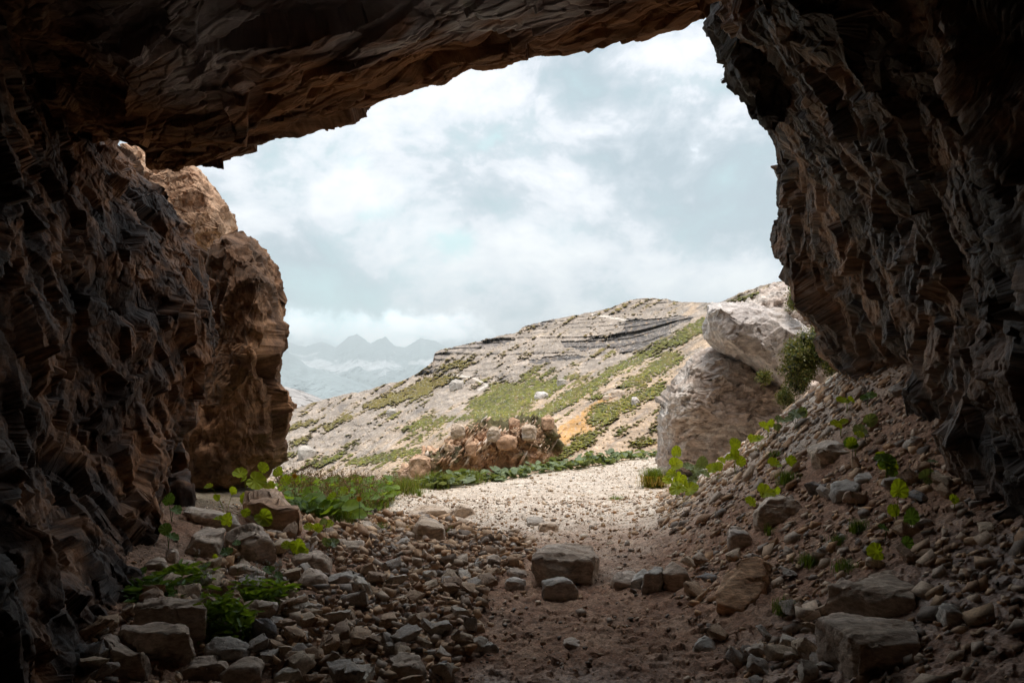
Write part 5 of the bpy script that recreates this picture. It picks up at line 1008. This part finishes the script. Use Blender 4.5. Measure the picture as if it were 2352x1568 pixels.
V, Fc, c = blades(700, lambda n, rg: np.stack([rg.normal(0, .07, n), rg.normal(-.03, .06, n), .16+0*np.arange(n)], 1), .18, .3, .003, 1.2, 5, ((3.2, 1.7, 1.3), (2.6, 1.5, 1.1)))
V[:, 2] = .16-(V[:, 2]-.16)*.75+.0; obj('dry_skirt', V, Fc, ML_G, col=c, parent=g1)
for px, py, r, h, n, lab in [(1000, 1108, .25, .32, 500, 'pale green grass tuft at the left end of the leafy row'), (930, 1125, .3, .3, 500, 'yellow green grass beside the big orange boulder'), (880, 1130, .3, .26, 400, 'thin dry grass left of the yellow green grass'), (1085, 1085, .2, .3, 300, 'tall grass behind the leafy row')]:
    settle(tuft(px, py+6, r, h, n, lab, ((1.3, 1.2, 1.1), (1.0, 1.2, 1)), .5, .003, y=None))
for (x, y), r, h, n, lab in [(c5((1310, 620))[0], .05, .12, 160, 'fine green tuft in the middle of the right slope'), (c5((990, 830))[0], .06, .11, 200, 'sparse dark green tuft above the big blocks'), (c5((840, 1130))[0], .05, .13, 170, 'feathery tuft left of the big grey block'), (c5((860, 320))[0], .07, .16, 260, 'bushy dark green tuft high on the right slope'), (c5((780, 160))[0], .07, .12, 220, 'low green tuft near the crest of the scree'), (c5((1225, 860))[0], .06, .10, 130, 'grassy sprigs behind the upper block'), (c5((750, 640))[0], .02, .13, 40, 'thin dark blades below the tan boulder'), (c5((1180, 690))[0], .05, .08, 110, 'faint mossy tuft near the middle of the slope'),
    (c4((560, 640))[0], .05, .16, 120, 'long grass on the left side of the white slab'), (c4((760, 630))[0], .04, .12, 90, 'long grass on the right side of the white slab'), (c4((1830, 420))[0], .1, .10, 160, 'low weed at the near edge of the path under the outcrop'), (c4((590, 400))[0], .05, .2, 90, 'small weed standing alone at the left edge of the path'), (c4((350, 620))[0], .12, .13, 220, 'green grass spilling over stones below the bank')]:
    settle(tuft(x, y, r, h, n, lab, ((.8, 1.1, .7), (1, 1.2, .8)), .7, .0018))
# flowering plants by the left wall
def flowering(px, py, r, h, n, nf, label, seed, kind=True):
    b = hit(px, py); rg = np.random.RandomState(seed); root = empty('flowering_plant' if kind else 'leafy_herb', b)
    a = rg.uniform(0, 6.283, n); rr = r*np.sqrt(rg.uniform(0, 1, n)); pts = np.stack([rr*np.cos(a), rr*np.sin(a)*.8, rg.uniform(.01, 1, n)*h*(1.05-rr/r*.6)], 1)
    global SMALL; old = SMALL; SMALL = NARROW; V, Fc, c = merged_leaves(pts, .055, None, seed, up=.5); SMALL = old
    obj('foliage', V, Fc, ML_D if not kind else mat_mid, col=c, parent=root)
    if kind:
        SV = []; SF = []; o = 0; FV = []; FF = []; fo = 0
        for k in range(nf):
            FV = []; FF = []; fo = 0
            a = rg.uniform(0, 6.283); q = np.array([math.cos(a)*r*rg.uniform(.2, .9), math.sin(a)*r*.5, h*rg.uniform(1.2, 1.7)]); v, f = tubev([[q[0]*.3, q[1]*.3, 0], q*[.7, .7, .6], q], .0012, 3); SV.append(v); SF.append(f+o); o += len(v)
            for j in range(rg.randint(4, 8)):
                cc = q+rg.normal(0, .010, 3); m = 5
                for p in range(4):
                    an = p*1.571+rg.uniform(-.2, .2); d = np.array([math.cos(an), math.sin(an)*.5, math.sin(an)*.7]); e = np.array([-math.sin(an), math.cos(an)*.5, math.cos(an)*.7]); s = .0055
                    FV.append(np.array([cc, cc+d*s*.7+e*s*.45, cc+d*s*1.3, cc+d*s*.7-e*s*.45])); FF.append(np.array([[0, 1, 2], [0, 2, 3]])+fo); fo += 4
            obj('flower', np.concatenate(FV), np.concatenate(FF), M_WP, parent=root)
        obj('stem', np.concatenate(SV), np.concatenate(SF), ML_D, col=np.ones((o, 3))*1.3, parent=root)
    return tag(root, label, 'plant')
mat_mid = mat_leaf('mid_green_leaf', (.12, .20, .03), (.19, .28, .045), .5)
flowering(*c3((1370, 1290))[0], .15, .24, 420, 6, 'tall bushy plant with white flowers beside the stacked brown slab', 1)
flowering(*c3((1620, 1050))[0], .17, .13, 340, 8, 'low spreading plant with white flowers among the rubble', 2)
flowering(*c3((1150, 960))[0], .16, .13, 330, 2, 'dark green leafy plant near the wall with one white flower head', 3)
flowering(*c3((960, 1030))[0], .17, .10, 320, 0, 'dark low herb at the foot of the left wall', 4, False)
# green bank: grass, broad small leaves, brown seed heads, two yellow flowers
def bankpts(n, rg, y0=6.0, y1=9.0):
    out = []
    while len(out) < n:
        y = rg.uniform(y0, y1); px = rg.uniform(640, 905); x = (px-CX)*y/F
        if y > edge_y(np.array([x]))[0]+.1: continue
        pyg = HY+(EYE-G([x], [y])[0])*F/y
        if pyg > np.interp(px, [640, 700, 780, 860, 935], [1165, 1205, 1220, 1180, 1135])+rg.uniform(-8, 8): continue
        out.append((x, y))
    o = np.array(out); return np.stack([o[:, 0], o[:, 1], G(o[:, 0], o[:, 1])-.01], 1)
V, Fc, c = blades(15000, bankpts, .08, .26, .0035, .7, 77, ((.9, 1.15, .7), (1.2, 1.3, .9), (.7, .95, .6), (1.7, 1.3, 1.2)))
tag(obj('bank_grass', V, Fc, ML_G, col=c), 'green grass growing on the bank left of the path', kind='stuff')
rg = np.random.RandomState(5); P_ = bankpts(750, rg); P_[:, 2] += rg.uniform(.01, .20, len(P_)); V, Fc, c = merged_leaves(P_, .10, None, 6, up=.8)
tag(obj('bank_leaves', V, Fc, mat_mid, col=c, smooth=True), 'low broad leaves crowded on the bank left of the path', kind='stuff')
def seeds(n, seed):
    rg = np.random.RandomState(seed); B = bankpts(n, rg, 6.3, 9.0); V = []; Fs = []; C = []; o = 0
    for b in B:
        h = rg.uniform(.18, .42)*(1 if b[0]/b[1] < -.2 else .8); tip = b+[rg.normal(0, .10), rg.normal(0, .06), h*rg.uniform(.6, 1.1)]; v, f = tubev([b, (b+tip)/2+[.01, 0, .01], tip], .0018, 3); V.append(v); Fs.append(f+o); C.append(np.tile([.7, .9, .6], (len(v), 1))); o += len(v)
        for k in range(16):
            t = rg.uniform(.45, 1); c_ = b+(tip-b)*t+rg.normal(0, .012, 3); s = rg.uniform(.007, .016); q = rg.normal(0, 1, (3, 3)); q /= np.linalg.norm(q, axis=1, keepdims=True)
            V.append(c_+q*s); Fs.append(np.array([[0, 1, 2]])+o); C.append(np.tile(rg.uniform(.7, 1.3), (3, 3))); o += 3
    return np.concatenate(V), np.concatenate(Fs), np.concatenate(C)
V, Fc, c = seeds(800, 8); tag(obj('seed_stalks', V, Fc, ML_S, col=c), 'brown dry seed stalks rising from the bank', kind='stuff')
for (px, py), lab in ((c3((1850, 268))[0], 'yellow flower at the upper left of the green bank'), (c4((215, 412))[0], 'yellow flower in the middle of the green bank')):
    y = 5.8; p = at(px, py, y); b = np.array([p[0], y, G(p[0:1], p[1:2])[0]]); root = empty('yellow_flower', b)
    V = []; Fs = []
    for k in range(26):
        a = k*.2417*1.0*6.283/6.283*1.0+k*2.4; r1 = .026*(1-.3*(k % 2)); d = np.array([math.cos(a), -.35, math.sin(a)]); e = np.array([-math.sin(a), 0, math.cos(a)])
        V.append(np.array([[0, 0, 0], d*r1*.7+e*.005, d*r1, d*r1*.7-e*.005])+p-b); Fs.append(np.array([[0, 1, 2], [0, 2, 3]])+4*k)
    obj('petals', np.concatenate(V), np.concatenate(Fs), M_YP, parent=root); v, f = tubev([[0, 0, 0], (p-b)*[.8, 1, .5], p-b], .003, 4); obj('stem', v, f, ML_D, col=np.ones((len(v), 3)), parent=root); tag(root, lab, 'flower')
# cushion shrubs clinging to the outcrop
def cushion(poly, y, thick, n, label, seed):
    M0 = ML_C; poly = np.array(poly, float); c = poly.mean(0); rg = np.random.RandomState(seed)
    seg = len(poly); th = np.linspace(0, seg, 160, endpoint=False); i = th.astype(int); f = (th-i)[:, None]; O = poly[i]*(1-f)+poly[(i+1) % seg]*f; O = c+(O-c)*(1+.13*np.array([math.sin(q*9.7)+math.sin(q*5.3+seed) for q in th]))[:, None]
    a = np.linspace(0, math.pi, 40); R = np.sin(a); Fr = np.cos(a); PX = c[0]+(O[:, 0]-c[0])*R[:, None]*.93; PY = c[1]+(O[:, 1]-c[1])*R[:, None]*.93; D = y-thick*Fr[:, None]+0*PX
    D = D+.35*thick/.3*fbm(np.stack([PX.ravel()*.03, PY.ravel()*.03, 0*PX.ravel()], 1), 1, 4, seed).reshape(D.shape)
    P = np.stack([(PX-CX)*D/F, D, EYE+(HY-PY)*D/F], -1); root = empty('cushion_shrub', (P[..., 0].mean(), y, P[..., 2].min())); b = np.array(root.location)
    obj('foliage', P.reshape(-1, 3)-b, gridfaces(40, 160, True), M0, col=np.full((6400, 3), .35), parent=root)
    ii = rg.randint(0, 24, n); jj = rg.randint(0, 160, n); pts = P[ii, jj]+rg.normal(0, .035, (n, 3)); k = 6
    a = rg.uniform(0, 6.283, n); s = rg.uniform(.014, .03, n)[:, None]; d = rg.normal(0, 1, (n, 3))-[0, .6, -.4]; d /= np.linalg.norm(d, axis=1, keepdims=True); e = np.cross(d, rg.normal(0, 1, (n, 3))); e /= np.linalg.norm(e, axis=1, keepdims=True)
    V = np.stack([pts-b, pts-b+d*s*.6+e*s*.4, pts-b+d*s*1.2, pts-b+d*s*.6-e*s*.4], 1).reshape(-1, 3); Fc = (np.array([[0, 1, 2], [0, 2, 3]])[None]+4*np.arange(n)[:, None, None]).reshape(-1, 3)
    cl_ = np.repeat(np.array([(1, 1.1, .9), (1.6, 1.4, 1.3), (.7, .9, .6), (2.0, 1.7, 1.8)])[rg.randint(0, 4, n)], 4, 0); obj('leaves', V, Fc, M0, col=cl_, parent=root)
    return tag(root, label, 'shrub')
cushion(c7((1190, 600), (1240, 545), (1320, 505), (1400, 490), (1450, 560), (1440, 640), (1400, 700), (1330, 760), (1300, 830), (1270, 900), (1215, 880), (1180, 820), (1160, 740), (1170, 660)), 8.55, .3, 9000, 'big dark green cushion shrub hanging over the outcrop', 1)
cushion(c7((1430, 600), (1480, 570), (1530, 640), (1560, 690), (1500, 740), (1440, 775), (1415, 720)), 8.2, .2, 4000, 'smaller cushion shrub to the right of the big one', 2)
cushion(c7((1205, 230), (1260, 215), (1300, 270), (1290, 340), (1220, 370), (1180, 340)), 9.6, .2, 3000, 'round green shrub at the top of the bank beside the cave wall', 3)
cushion(c7((1125, 910), (1165, 870), (1195, 940), (1190, 970), (1130, 950)), 8.9, .12, 1500, 'small tuft of green shrub beneath the hanging cushion', 4)
cushion(c7((1005, 790), (1040, 775), (1060, 800), (1020, 820)), 9.0, .08, 800, 'tiny green cushion in the cleft of the outcrop', 5)
